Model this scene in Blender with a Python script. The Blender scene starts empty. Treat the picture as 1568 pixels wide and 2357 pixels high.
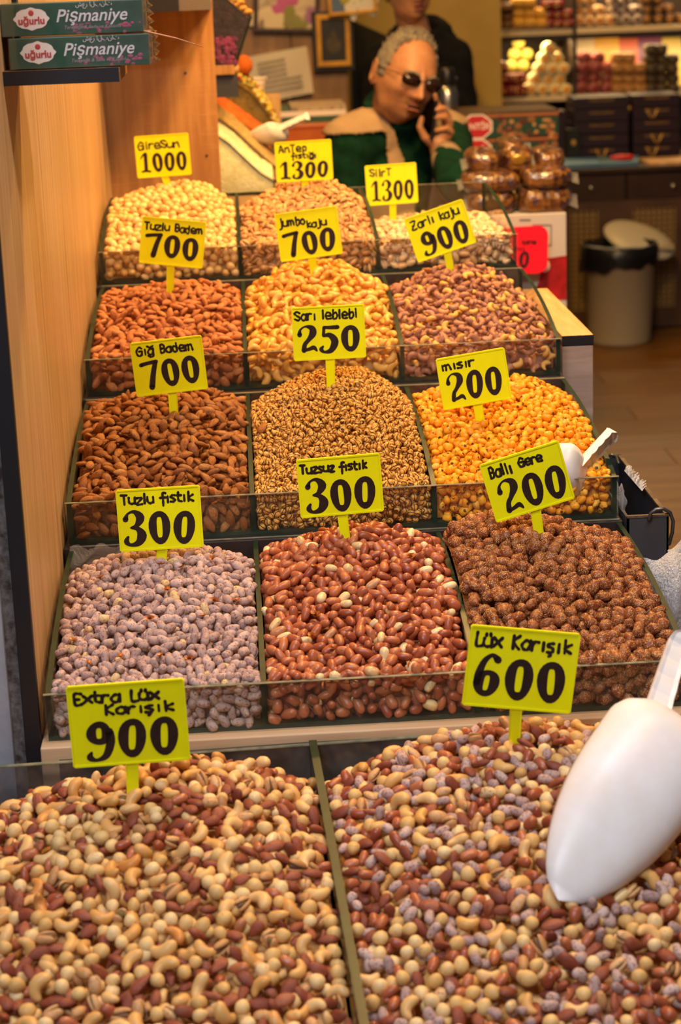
import bpy, bmesh, math, random
import numpy as np
from mathutils import Vector, Matrix, Quaternion

# ------------------------------------------------------------------ camera, world, lights, exposure
SC = bpy.context.scene
COL = SC.collection
rnd = random.Random(11)
rng = np.random.default_rng(11)
PI = math.pi

EYE = np.array([0.2467, -3.5935, 0.5495])
CAM = np.array([[0.997729, 0.050253, -0.044856], [-0.056635, 0.265321, -0.962495], [-0.036467, 0.96285, 0.267564]])
F = 4573.0                                   # focal length in pixels of the 1568 x 2357 frame
cam_data = bpy.data.cameras.new('camera')
cam_data.sensor_fit = 'VERTICAL'
cam_data.sensor_height = 36.0
cam_data.sensor_width = 24.0
cam_data.lens = 36.0 * F / 2357.0
cam_data.clip_start = 0.05
cam_data.clip_end = 60
cam_data.dof.use_dof = True
cam_data.dof.focus_distance = 2.62
cam_data.dof.aperture_fstop = 6.6
cam = bpy.data.objects.new('camera', cam_data)
COL.objects.link(cam)
cam.matrix_world = Matrix.Translation(Vector(EYE)) @ Matrix(CAM.tolist()).to_4x4()
SC.camera = cam
SC.view_settings.view_transform = 'Standard'
SC.view_settings.look = 'None'
SC.view_settings.gamma = 1.0
SC.view_settings.use_curve_mapping = False
SC.view_settings.exposure = 0.55

world = bpy.data.worlds.new('world')
SC.world = world
world.use_nodes = True
world.node_tree.nodes['Background'].inputs[0].default_value = (1.0, 0.86, 0.76, 1)
world.node_tree.nodes['Background'].inputs[1].default_value = 0.04


def area(name, loc, target, size, power, color, size_y=None, spread=None):
    d = bpy.data.lights.new(name, 'AREA')
    d.energy = power
    d.color = color
    d.size = size
    if size_y:
        d.shape = 'RECTANGLE'
        d.size_y = size_y
    if spread:
        d.spread = spread
    o = bpy.data.objects.new(name, d)
    COL.objects.link(o)
    o.location = loc
    o.rotation_euler = (Vector(target) - Vector(loc)).to_track_quat('-Z', 'Y').to_euler()
    return o


WARM = (1.0, 0.56, 0.17)
area('daylight_from_street', (-0.9, -4.6, 2.9), (0.35, -1.5, -0.3), 1.2, 66, (0.86, 0.90, 1.0), 0.8)
area('strip_lamp_front', (0.55, -2.0, 1.75), (0.4, -1.6, -0.4), 0.7, 11, (0.97, 0.95, 1.0), 0.10)
area('spot_lamp_side', (1.15, -1.75, 1.45), (0.1, -0.6, 0.1), 0.12, 9, (1.0, 0.70, 0.40))
area('ceiling_lamp_stall', (0.75, -0.35, 1.75), (0.3, -0.1, 0.0), 0.2, 34, WARM)
area('ceiling_lamp_back', (0.85, 0.35, 1.35), (0.2, 0.45, 0.1), 0.14, 17, WARM)
area('ceiling_lamp_shop', (0.55, 1.05, 1.9), (0.85, 2.0, 0.0), 0.3, 22, WARM)
area('ceiling_lamp_wall', (0.5, 2.8, 1.7), (0.5, 3.6, 0.3), 0.3, 10, WARM)
area('ceiling_lamp_rear', (1.7, 4.5, 1.6), (1.8, 5.1, 0.1), 0.5, 9, WARM)

# ------------------------------------------------------------------ helpers


def ray(px, py):
    return CAM @ np.array([(px - 784) / F, -(py - 1178.5) / F, -1.0])


def at(px, py, Y):
    """The point of the plane y = Y seen at a pixel of the photograph."""
    d = ray(px, py)
    return Vector(EYE + d * ((Y - EYE[1]) / d[1]))


def at_z(px, py, Z):
    d = ray(px, py)
    return Vector(EYE + d * ((Z - EYE[2]) / d[2]))


def to_px(p):
    q = (np.asarray(p, float) - EYE) @ CAM
    return np.stack([784 + F * q[..., 0] / -q[..., 2], 1178.5 - F * q[..., 1] / -q[..., 2]], -1), -q[..., 2]


def lin(c):
    if isinstance(c, str):
        c = tuple(int(c[i:i + 2], 16) / 255 for i in (0, 2, 4))
    return tuple((x / 12.92 if x <= 0.04045 else ((x + 0.055) / 1.055) ** 2.4) for x in c) + (1.0,)


MATS = {}


class Nodes:
    def __init__(self, name):
        self.m = bpy.data.materials.new(name)
        self.m.use_nodes = True
        self.t = self.m.node_tree
        self.b = self.t.nodes['Principled BSDF']
        self.out = self.t.nodes['Material Output']

    def n(self, kind, **kw):
        x = self.t.nodes.new(kind)
        for k, v in kw.items():
            if k.startswith('in_'):
                key = k[3:]
                x.inputs[int(key) if key.isdigit() else key].default_value = v
            else:
                setattr(x, k, v)
        return x

    def l(self, a, b):
        self.t.links.new(a, b)

    def ramp(self, fac, stops, interp='LINEAR'):
        r = self.n('ShaderNodeValToRGB')
        r.color_ramp.interpolation = interp
        e = r.color_ramp.elements
        while len(e) < len(stops):
            e.new(0.5)
        for el, (p, c) in zip(e, stops):
            el.position = p
            el.color = lin(c)
        self.l(fac, r.inputs[0])
        return r.outputs[0]


def mat(name, color, rough=0.5, metal=0.0, var=None, scale=8.0, bump=0.0, bump_scale=60.0, spec=0.5, stretch=(1, 1, 1), coat=0.0, sss=0.0):
    """Principled material; var = second colour mixed in by noise."""
    if name in MATS:
        return MATS[name]
    N = Nodes(name)
    b = N.b
    b.inputs['Base Color'].default_value = lin(color)
    b.inputs['Roughness'].default_value = rough
    b.inputs['Metallic'].default_value = metal
    b.inputs['Specular IOR Level'].default_value = spec
    b.inputs['Coat Weight'].default_value = coat
    b.inputs['Subsurface Weight'].default_value = sss
    if sss:
        b.inputs['Subsurface Radius'].default_value = (0.01, 0.004, 0.002)
    if var or bump:
        tc = N.n('ShaderNodeTexCoord')
        mp = N.n('ShaderNodeMapping')
        mp.inputs['Scale'].default_value = stretch
        N.l(tc.outputs['Object'], mp.inputs[0])
    if var:
        nz = N.n('ShaderNodeTexNoise', in_Scale=scale, in_Detail=6.0, in_Roughness=0.6)
        N.l(mp.outputs[0], nz.inputs['Vector'])
        N.l(N.ramp(nz.outputs[0], [(0.35, color), (0.65, var)]), b.inputs['Base Color'])
    if bump:
        nb = N.n('ShaderNodeTexNoise', in_Scale=bump_scale, in_Detail=4.0)
        N.l(mp.outputs[0], nb.inputs['Vector'])
        bp = N.n('ShaderNodeBump', in_Strength=bump, in_Distance=0.004)
        N.l(nb.outputs[0], bp.inputs['Height'])
        N.l(bp.outputs[0], b.inputs['Normal'])
    MATS[name] = N.m
    return N.m


def wood(name, c1, c2, c3, stretch, rough=0.45, scale=3.0, saw=None):
    """Laminate with long grain: stretch squeezes the noise across the grain; saw = axis-stretched cross marks."""
    N = Nodes(name)
    tc = N.n('ShaderNodeTexCoord')
    mp = N.n('ShaderNodeMapping')
    mp.inputs['Scale'].default_value = stretch
    N.l(tc.outputs['Object'], mp.inputs[0])
    n1 = N.n('ShaderNodeTexNoise', in_Scale=scale, in_Detail=8.0, in_Roughness=0.62, in_Distortion=0.35)
    N.l(mp.outputs[0], n1.inputs['Vector'])
    col = N.ramp(n1.outputs[0], [(0.3, c1), (0.5, c2), (0.7, c3)])
    if saw:
        m2 = N.n('ShaderNodeMapping')
        m2.inputs['Scale'].default_value = saw
        N.l(tc.outputs['Object'], m2.inputs[0])
        n2 = N.n('ShaderNodeTexNoise', in_Scale=6.0, in_Detail=3.0)
        N.l(m2.outputs[0], n2.inputs['Vector'])
        n3 = N.n('ShaderNodeTexNoise', in_Scale=7.0, in_Detail=2.0)
        N.l(tc.outputs['Object'], n3.inputs['Vector'])
        mul = N.n('ShaderNodeMath', operation='MULTIPLY')
        N.l(N.ramp(n2.outputs[0], [(0.55, '000000'), (0.72, 'ffffff')]), mul.inputs[0])
        N.l(N.ramp(n3.outputs[0], [(0.48, '000000'), (0.62, 'ffffff')]), mul.inputs[1])
        mx = N.n('ShaderNodeMix', data_type='RGBA')
        mx.inputs['B'].default_value = lin(c3)
        N.l(mul.outputs[0], mx.inputs['Factor'])
        N.l(col, mx.inputs['A'])
        col = mx.outputs['Result']
    N.l(col, N.b.inputs['Base Color'])
    N.b.inputs['Roughness'].default_value = rough
    bp = N.n('ShaderNodeBump', in_Strength=0.12, in_Distance=0.002)
    N.l(n1.outputs[0], bp.inputs['Height'])
    N.l(bp.outputs[0], N.b.inputs['Normal'])
    MATS[name] = N.m
    return N.m


def glass(name, tint, gloss=0.05, haze=0.0):
    """Thin clear acrylic: see-through with a mirror sheen that grows at grazing angles, and a little dusty haze."""
    N = Nodes(name)
    t = N.n('ShaderNodeBsdfTransparent')
    t.inputs[0].default_value = lin(tint)
    g = N.n('ShaderNodeBsdfGlossy', in_Roughness=0.06)
    lw = N.n('ShaderNodeLayerWeight', in_Blend=0.5)
    pw = N.n('ShaderNodeMath', operation='POWER', in_1=4.0)
    N.l(lw.outputs['Facing'], pw.inputs[0])
    fr = N.n('ShaderNodeMath', operation='MULTIPLY_ADD', in_1=0.55, in_2=0.022)
    N.l(pw.outputs[0], fr.inputs[0])
    mx = N.n('ShaderNodeMixShader')
    N.l(fr.outputs[0], mx.inputs[0])
    N.l(t.outputs[0], mx.inputs[1])
    N.l(g.outputs[0], mx.inputs[2])
    last = mx
    if haze:
        d = N.n('ShaderNodeBsdfDiffuse')
        d.inputs[0].default_value = lin('cfc6bc')
        tc = N.n('ShaderNodeTexCoord')
        nz = N.n('ShaderNodeTexNoise', in_Scale=30.0, in_Detail=6.0)
        N.l(tc.outputs['Object'], nz.inputs['Vector'])
        mr = N.n('ShaderNodeMapRange')
        mr.inputs[1].default_value = 0.3
        mr.inputs[2].default_value = 0.8
        mr.inputs[3].default_value = haze * 0.4
        mr.inputs[4].default_value = haze * 2
        N.l(nz.outputs[0], mr.inputs[0])
        m2 = N.n('ShaderNodeMixShader')
        N.l(mr.outputs[0], m2.inputs[0])
        N.l(mx.outputs[0], m2.inputs[1])
        N.l(d.outputs[0], m2.inputs[2])
        last = m2
    N.l(last.outputs[0], N.out.inputs[0])
    MATS[name] = N.m
    return N.m


class MB:
    """Collects shapes in world coordinates; build() links them as ONE mesh object."""

    def __init__(self):
        self.v, self.f, self.k = [], [], []

    def add(self, v, f, k=0):
        o = len(self.v)
        self.v += [tuple(p) for p in v]
        self.f += [tuple(i + o for i in q) for q in f]
        self.k += [k] * len(f) if isinstance(k, int) else list(k)
        return self

    def box(self, lo, hi, k=0, M=None):
        v = [Vector((x, y, z)) for x in (lo[0], hi[0]) for y in (lo[1], hi[1]) for z in (lo[2], hi[2])]
        if M:
            v = [M @ p for p in v]
        return self.add(v, [(0, 1, 3, 2), (4, 6, 7, 5), (0, 4, 5, 1), (2, 3, 7, 6), (0, 2, 6, 4), (1, 5, 7, 3)], k)

    def prism(self, poly, axis, a, b, k=0, kside=None, M=None):
        """poly: 2-D points in the two other axes (in x,y,z order), extruded along axis from a to b."""
        def P(p, w):
            q = list(p)
            q.insert(axis, w)
            q = Vector(q)
            return M @ q if M else q
        n = len(poly)
        v = [P(p, a) for p in poly] + [P(p, b) for p in poly]
        f = [tuple(range(n))[::-1], tuple(range(n, 2 * n))] + [(i, (i + 1) % n, n + (i + 1) % n, n + i) for i in range(n)]
        return self.add(v, f, [k, k] + [k if kside is None else kside] * n)

    def tube(self, pts, rad, n=10, k=0, flat=1.0, caps=True):
        pts = [Vector(p) for p in pts]
        rad = [rad] * len(pts) if isinstance(rad, (int, float)) else list(rad)
        if caps:                                              # rounded ends
            d0, d1 = (pts[0] - pts[1]).normalized(), (pts[-1] - pts[-2]).normalized()
            pts = [pts[0] + d0 * rad[0] * 0.9, pts[0] + d0 * rad[0] * 0.55] + pts + [pts[-1] + d1 * rad[-1] * 0.55, pts[-1] + d1 * rad[-1] * 0.9]
            rad = [rad[0] * 0.35, rad[0] * 0.82] + rad + [rad[-1] * 0.82, rad[-1] * 0.35]
        up = None
        v, f = [], []
        for i, p in enumerate(pts):
            t = (pts[min(i + 1, len(pts) - 1)] - pts[max(i - 1, 0)]).normalized()
            if up is None:
                up = t.orthogonal().normalized()
            up = (up - t * up.dot(t)).normalized()
            s = t.cross(up)
            for j in range(n):
                a = 2 * PI * j / n
                v.append(p + up * math.cos(a) * rad[i] + s * math.sin(a) * rad[i] * flat)
        for i in range(len(pts) - 1):
            for j in range(n):
                f.append((i * n + j, i * n + (j + 1) % n, (i + 1) * n + (j + 1) % n, (i + 1) * n + j))
        f.append(tuple(range(n))[::-1])
        f.append(tuple(range((len(pts) - 1) * n, len(pts) * n)))
        return self.add(v, f, k)

    def ball(self, c, r, n=12, m=8, k=0, M=None):
        """Ellipsoid; r number or triple; M an optional rotation."""
        r = (r, r, r) if isinstance(r, (int, float)) else r
        c = Vector(c)
        v = [(0, 0, -1)]
        for i in range(1, m):
            a = -PI / 2 + PI * i / m
            v += [(math.cos(a) * math.cos(2 * PI * j / n), math.cos(a) * math.sin(2 * PI * j / n), math.sin(a)) for j in range(n)]
        v.append((0, 0, 1))
        w = []
        for p in v:
            q = Vector((p[0] * r[0], p[1] * r[1], p[2] * r[2]))
            w.append((M @ q if M else q) + c)
        f = [(0, 1 + (j + 1) % n, 1 + j) for j in range(n)]
        for i in range(m - 2):
            f += [(1 + i * n + j, 1 + i * n + (j + 1) % n, 1 + (i + 1) * n + (j + 1) % n, 1 + (i + 1) * n + j) for j in range(n)]
        e = len(v) - 1
        f += [(e, 1 + (m - 2) * n + j, 1 + (m - 2) * n + (j + 1) % n) for j in range(n)]
        return self.add(w, f, k)

    def lathe(self, prof, c=(0, 0, 0), n=28, k=0, M=None):
        """prof: (radius, z) points; revolved about the vertical through c."""
        c = Vector(c)
        v = []
        for r, z in prof:
            for j in range(n):
                q = Vector((r * math.cos(2 * PI * j / n), r * math.sin(2 * PI * j / n), z))
                v.append((M @ q if M else q) + c)
        f = [(i * n + j, i * n + (j + 1) % n, (i + 1) * n + (j + 1) % n, (i + 1) * n + j) for i in range(len(prof) - 1) for j in range(n)]
        return self.add(v, f, k)

    def build(self, name, mats, parent=None, smooth=False, bevel=0.0, origin=None):
        me = bpy.data.meshes.new(name)
        v = np.array([tuple(p) for p in self.v], dtype=float).reshape(-1, 3)
        if parent is not None:
            off = np.array(WORLD.get(parent.name, (0, 0, 0)))
        elif origin is not None:
            off = np.array(origin, float)
        else:
            lo, hi = v.min(0), v.max(0)
            off = np.array([(lo[0] + hi[0]) / 2, (lo[1] + hi[1]) / 2, lo[2]])
        me.from_pydata((v - off).tolist(), [], self.f)
        for m in mats if isinstance(mats, (list, tuple)) else [mats]:
            me.materials.append(m)
        me.polygons.foreach_set('material_index', self.k)
        if smooth:
            me.polygons.foreach_set('use_smooth', [True] * len(self.f))
        o = bpy.data.objects.new(name, me)
        COL.objects.link(o)
        if parent is not None:
            o.parent = parent
            WORLD[o.name] = tuple(off)
        else:
            o.location = off
            WORLD[o.name] = tuple(off)
        if bevel:
            b = o.modifiers.new('bevel', 'BEVEL')
            b.width = bevel
            b.segments = 2
            b.limit_method = 'ANGLE'
        if smooth == 'angle' or (smooth and bevel):
            pass
        return o


WORLD = {}                                    # world position of every object's origin


def tag(o, label, cat, group=None, kind=None):
    if label:
        o['label'] = label
    if cat:
        o['category'] = cat
    if group:
        o['group'] = group
    if kind:
        o['kind'] = kind
    return o


def thing(name, loc, label, cat, group=None):
    o = bpy.data.objects.new(name, None)
    o.empty_display_size = 0.02
    COL.objects.link(o)
    o.location = loc
    WORLD[o.name] = tuple(loc)
    return tag(o, label, cat, group)


def struct(o):
    o['kind'] = 'structure'
    return o


def copy_tree(o, parent=None):
    c = o.copy()
    COL.objects.link(c)
    if parent is not None:
        c.parent = parent
    for ch in list(o.children):
        copy_tree(ch, c)
    return c


def letters(name, s, size, loc, xdir, m, parent, up=(0, 0, 1), shear=0.0, align='CENTER', bold=0.0, space=1.0):
    """Flat print standing on a surface: text running along xdir."""
    cu = bpy.data.curves.new(name, 'FONT')
    cu.body = s
    cu.size = size
    cu.align_x = align
    cu.align_y = 'CENTER'
    cu.shear = shear
    cu.offset = bold
    cu.extrude = 0.0002
    cu.space_character = space
    cu.resolution_u = 3
    cu.materials.append(m)
    tmp = bpy.data.objects.new('tmp', cu)
    COL.objects.link(tmp)
    bpy.context.view_layer.update()
    me = bpy.data.meshes.new_from_object(tmp.evaluated_get(bpy.context.evaluated_depsgraph_get()))
    bpy.data.objects.remove(tmp)
    bpy.data.curves.remove(cu)
    me.name = name
    o = bpy.data.objects.new(name, me)
    COL.objects.link(o)
    x = Vector(xdir).normalized()
    u = Vector(up)
    z = x.cross(u).normalized()
    u = z.cross(x)
    R = Matrix((x, u, z)).transposed()
    o.parent = parent
    o.matrix_local = Matrix.Translation(Vector(loc) - Vector(WORLD[parent.name])) @ R.to_4x4()
    return o


def remeshed(mb, voxel, smooth=4):
    """One continuous skin over everything in mb."""
    o = mb.build('tmp', [], origin=(0, 0, 0))
    r = o.modifiers.new('r', 'REMESH')
    r.mode = 'VOXEL'
    r.voxel_size = voxel
    if smooth:
        s = o.modifiers.new('s', 'SMOOTH')
        s.iterations = smooth
        s.factor = 0.5
    bpy.context.view_layer.update()
    me = bpy.data.meshes.new_from_object(o.evaluated_get(bpy.context.evaluated_depsgraph_get()))
    v = np.empty(len(me.vertices) * 3)
    me.vertices.foreach_get('co', v)
    nn = np.empty(len(me.vertices) * 3)
    me.vertices.foreach_get('normal', nn)
    faces = [tuple(p.vertices) for p in me.polygons]
    old = o.data
    bpy.data.objects.remove(o)
    bpy.data.meshes.remove(old)
    bpy.data.meshes.remove(me)
    return v.reshape(-1, 3), nn.reshape(-1, 3), faces


# ------------------------------------------------------------------ materials
WOOD_SIDE = wood('pale_ash_laminate', 'a47f58', 'bd9870', 'cbaa82', (1.0, 14.0, 0.55), scale=4.0)
WOOD_BACK = wood('oak_laminate', '98673a', 'ac7846', 'c4935a', (12.0, 1.0, 0.7), scale=3.0, saw=(2.5, 1, 70.0))
WOOD_TOP = wood('oak_top_laminate', 'b98a55', 'cda06a', 'dcb783', (10.0, 1.2, 1.0), scale=4.0)
WOOD_PLINTH = wood('greyed_oak_laminate', '93796a', 'a98f7f', 'b9a190', (1.2, 1.0, 14.0), scale=4.0)
WOOD_LIP = wood('raw_pine', 'c39a72', 'd3ac84', 'dfbf9a', (0.6, 8.0, 8.0), scale=6.0)
WOOD_WALL = wood('brown_panelling', '7d5a36', '8f6a43', 'a07a50', (8.0, 1.0, 0.7), scale=4.0)
DARK = mat('dark_edging', '1d1b20', 0.45)
CHAR = mat('charcoal_board', '3a3a42', 0.5)
BLACK = mat('black_void', '0c0a09', 0.7)
GLASS = glass('clear_acrylic', 'fbfdfb', haze=0.012)
EDGE = mat('green_acrylic_edge', '061a11', 0.38, var='0f3020', scale=40.0, spec=0.35)
RIM = mat('pale_acrylic_rim', '8d8a72', 0.35, var='5c6350', scale=60.0)  # pane rims paler than the divider edges, mottled by noise
WHITE = mat('white_plastic', 'e9e6ea', 0.38, var='e2dcd8', scale=20.0, sss=0.15)
SIGN = mat('fluorescent_yellow_plastic', 'eef000', 0.36, var='e8e606', scale=25.0)
INK = mat('black_marker_ink', '17100f', 0.45, var='2a1618', scale=120.0)
STEEL = mat('brushed_steel', 'b8b2a8', 0.28, 1.0)
FLOOR_W = wood('brown_floor_laminate', '58360a', '714812', '845a20', (1.0, 7.0, 1.0), rough=0.35, scale=4.0)

# ------------------------------------------------------------------ setting: floor, side wall, back wall
FZ = -0.95
struct(MB().box((-1.6, -4.4, FZ - 0.05), (4.2, 6.2, FZ - 0.004)).build('floor', mat('floor_joint', '2a1a0a', 0.7)))
floor = bpy.data.objects['floor']
plank = None
for r in range(36):
    y0 = -2.85 + r * 0.2
    x = 0.72 - (r % 3) * 0.42
    while x < 3.0:
        x1 = min(x + 1.24, 3.0)
        if x1 - x > 1.2:
            if plank is None:
                plank = MB().box((x, y0, FZ - 0.004), (x + 1.237, y0 + 0.197, FZ)).build('plank', FLOOR_W, floor, bevel=0.0012)
                PX, PY = x, y0
            else:
                c = plank.copy()
                COL.objects.link(c)
                c.location = (x - PX, y0 - PY, 0)
        x += 1.24

wl = struct(MB().box((-0.030, -1.40, FZ), (-0.012, 0.66, 1.6)).build('wall_left', WOOD_SIDE))
struct(MB().box((-0.0305, -1.412, FZ), (-0.0115, -1.40, 1.6)).build('trim_1', DARK, bevel=0.001))
POST = mat('weathered_grey_paint', '8f9099', 0.65, var='a8a9b0', scale=7.0, bump=0.3, bump_scale=40)
struct(MB().box((-0.42, -1.405, FZ), (-0.045, -1.30, 1.6)).build('wall_post', POST, bevel=0.004))
RUST = mat('rusty_seam', '3a2a24', 0.8, var='77706e', scale=90.0)
struct(MB().box((-0.0455, -1.40, FZ), (-0.0305, -1.385, 1.6)).build('trim_2', RUST))
struct(MB().box((-0.012, 0.64, FZ), (0.2185, 0.66, 1.6)).build('wall_partition', WOOD_BACK, bevel=0.001))

# shop wall behind the spice stand, panel by panel
wb = struct(MB().box((-0.6, 3.62, FZ), (0.668, 3.66, 1.9)).build('wall_back', mat('panel_joint', '2b1c10', 0.8)))
wp = None
for k in range(6):
    x0 = -0.52 + k * 0.1985
    wp = MB().box((x0, 3.608, FZ), (x0 + 0.194, 3.625, 1.9)).build('panel', WOOD_WALL, wb)
struct(MB().box((0.67, 4.6, FZ), (1.35, 4.64, 1.9)).build('wall_rear', mat('ochre_plaster', 'a88a42', 0.8, var='b99a50', scale=3.0)))
struct(MB().box((1.2, 5.62, FZ), (3.2, 5.66, 1.9)).build('wall_rear_right', mat('dark_rear_board', '3a2a1c', 0.8, var='54402a', scale=5.0)))
bc = thing('doorway_block', (0.9, 4.3, FZ), 'tall black block with a sloping top standing in for the dark doorway behind the seated man', 'cabinet')  # black block added in place of the dark doorway
p = [at(815, 48, 4.2), at(905, 88, 4.2), at(1000, 130, 4.2)]
MB().prism([(p[0].x, FZ), (p[0].x, p[0].z), (p[1].x, p[1].z), (p[2].x + .15, p[2].z), (p[2].x + .15, FZ)], 1, 4.2, 4.5).build('carcass', BLACK, bc, bevel=0.004)
MB().box((p[0].x + .02, 4.185, FZ + .1), (p[1].x + .03, 4.2, p[1].z - .12)).build('dark_panel', mat('near_black_panel', '15100d', 0.6), bc, bevel=0.003)

# ------------------------------------------------------------------ stepped stand and trays
W3, D, HB, HF, T = 0.75, 0.4419, 0.1057, 0.0578, 0.0066
ROWS = [(0.0, 0.0, 0.0001, 0.0017), (-0.4838, -0.1033, -0.0002, -0.0076), (-0.9646, -0.2075, -0.0009, -0.0026), (-1.4153, -0.3148, 0.001, 0.0012)]


def rowmat(y, z, xo, al):
    return Matrix.Translation((0.375 + xo, y, z)) @ Matrix.Rotation(al, 4, 'Z') @ Matrix.Translation((-0.375, 0, 0))


def arc(v):
    return HF + (HB - HF) * (1 - (1 - v) ** 2.3)


CHAR_STEP = mat('dark_step_board', '241e1e', .5)
stand = thing('display_stand', (0.375, -0.5, FZ), 'stepped wooden stand carrying the four rows of acrylic nut trays', 'stand')
for i, (y, z, xo, al) in enumerate(ROWS):
    y1 = 0.62 if i == 0 else ROWS[i - 1][0] - 0.022
    MB().box((-0.0105, y - 0.020, FZ), (0.757, y1, z - 0.001)).build('step', [WOOD_LIP if i == 3 else CHAR_STEP], stand, bevel=0.0015)

TIER = ['rear row', 'second row', 'third row', 'lowest row']
HOLD = ['hazelnuts and two pistachios', 'salted almonds and two cashews', 'raw almonds, chickpeas and corn nuts', 'salted, plain and sesame peanuts']
for i, R in enumerate(ROWS):
    M = rowmat(*R)
    o = M @ Vector((0.375, D / 2, 0))
    t = thing('nut_tray', o, 'three-part acrylic tray, %s, holding %s' % (TIER[i], HOLD[i]), 'tray', 'acrylic nut trays')
    MB().box((-T / 2, 0.001, 0), (W3 + T / 2, D - .001, 0.005), M=M).build('tray_base', [EDGE], t)
    MB().box((-T / 2 - .002, -0.0052, 0), (W3 + T / 2 + .002, 0, HF), M=M).build('front_pane', [GLASS], t)
    MB().box((-T / 2 - .002, -0.0054, HF), (W3 + T / 2 + .002, 0.0002, HF + .0009), M=M).build('front_rim', [RIM], t)
    MB().box((-T / 2, D - 0.005, 0.005), (W3 + T / 2, D, HB), M=M).build('back_pane', [GLASS], t)
    MB().box((-T / 2, D - 0.0054, HB), (W3 + T / 2, D + .0004, HB + .001), M=M).build('back_rim', [RIM], t)
    for k in range(4):
        n = 14
        poly = [(0.0, 0.005), (D - .0052, 0.005)] + [(D * (1 - j / n) - (.0052 if j == 0 else 0), arc(1 - j / n) - .0005) for j in range(n + 1)]
        MB().prism(poly, 0, k * .25 - T / 2, k * .25 + T / 2, 0, 1, M=M).build('divider', [GLASS, EDGE], t)

# mixed nut cases in front: two big compartments turned a little
CM = Matrix.Translation((0.304, -1.447, -0.56)) @ Matrix.Rotation(0.042, 4, 'Z')
CASE_L, CASE_R, CASE_D = -0.46, 0.50, 0.80
case = thing('nut_case', CM @ Vector((0, -CASE_D / 2, 0)), 'large open acrylic case of two compartments heaped with mixed nuts', 'case')
STEELD = mat('dark_smoked_back', '2c2422', 0.35, var='463a34', scale=9.0)
MB().box((CASE_L, -0.006, 0), (CASE_R, 0.0, 0.2362), M=CM).build('back_pane', [glass('smoky_acrylic', 'cfd0d2', haze=0.06)], case)
MB().box((CASE_L, -0.0062, 0.2362), (CASE_R, 0.0002, 0.2374), M=CM).build('back_rim', [RIM], case)
MB().box((-0.292, 0.001, 0.03), (CASE_R, 0.012, 0.234), M=CM).build('backing_board', [STEELD], case)
MB().box((CASE_L, -CASE_D, 0), (CASE_R, -0.006, 0.006), M=CM).build('case_base', [EDGE], case)


def case_edge(v):                            # divider's top edge, v = 0 at the back .. 1 at the front
    return 0.243 - 0.085 * v - 0.03 * v * v


n = 12
poly = [(-CASE_D, 0.006), (-0.006, 0.006)] + [(-0.006 - (CASE_D - .006) * j / n, case_edge(j / n)) for j in range(n + 1)]
for x in (CASE_L, 0.0, CASE_R):
    MB().prism(poly, 0, x - .0045, x + .0045, 0, 1, M=CM).build('divider', [GLASS, EDGE], case)
MB().box((CASE_L, -CASE_D - .006, 0), (CASE_R, -CASE_D, 0.12), M=CM).build('front_pane', [GLASS], case)
plinth = thing('case_plinth', CM @ Vector((0, -CASE_D / 2, FZ + .56)), 'dark cabinet under the two mixed nut compartments', 'cabinet')
MB().box((CASE_L, -CASE_D, FZ + .56), (CASE_R, -0.004, -0.001), M=CM).build('carcass', [DARK], plinth, bevel=0.003)

# ------------------------------------------------------------------ nuts


def rings(t, fx, fy, fz, n, twist=0.0):
    """Closed spindle: t ring stations, fx/fy/fz ring centre and half sizes; returns verts, tris."""
    V = [np.array([[fx(t[0]), 0, 0]])]
    a = np.arange(n) * 2 * PI / n
    for k, s in enumerate(t[1:-1]):
        V.append(np.stack([np.full(n, fx(s)), fy(s) * np.cos(a + twist * k), fz(s) * np.sin(a + twist * k)], 1))
    V.append(np.array([[fx(t[-1]), 0, 0]]))
    V = np.concatenate(V)
    m = len(t) - 2
    Fc = []
    for j in range(n):
        Fc.append((0, 1 + (j + 1) % n, 1 + j))
        Fc.append((len(V) - 1, 1 + (m - 1) * n + j, 1 + (m - 1) * n + (j + 1) % n))
        for i in range(m - 1):
            p, q = 1 + i * n + j, 1 + i * n + (j + 1) % n
            Fc += [(p, q, q + n), (p, q + n, p + n)]
    return V, np.array(Fc)


def stations(m):
    return -np.cos(np.linspace(0, PI, m + 2))


def circ(s):
    return math.sqrt(max(0.0, 1 - s * s))


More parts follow.
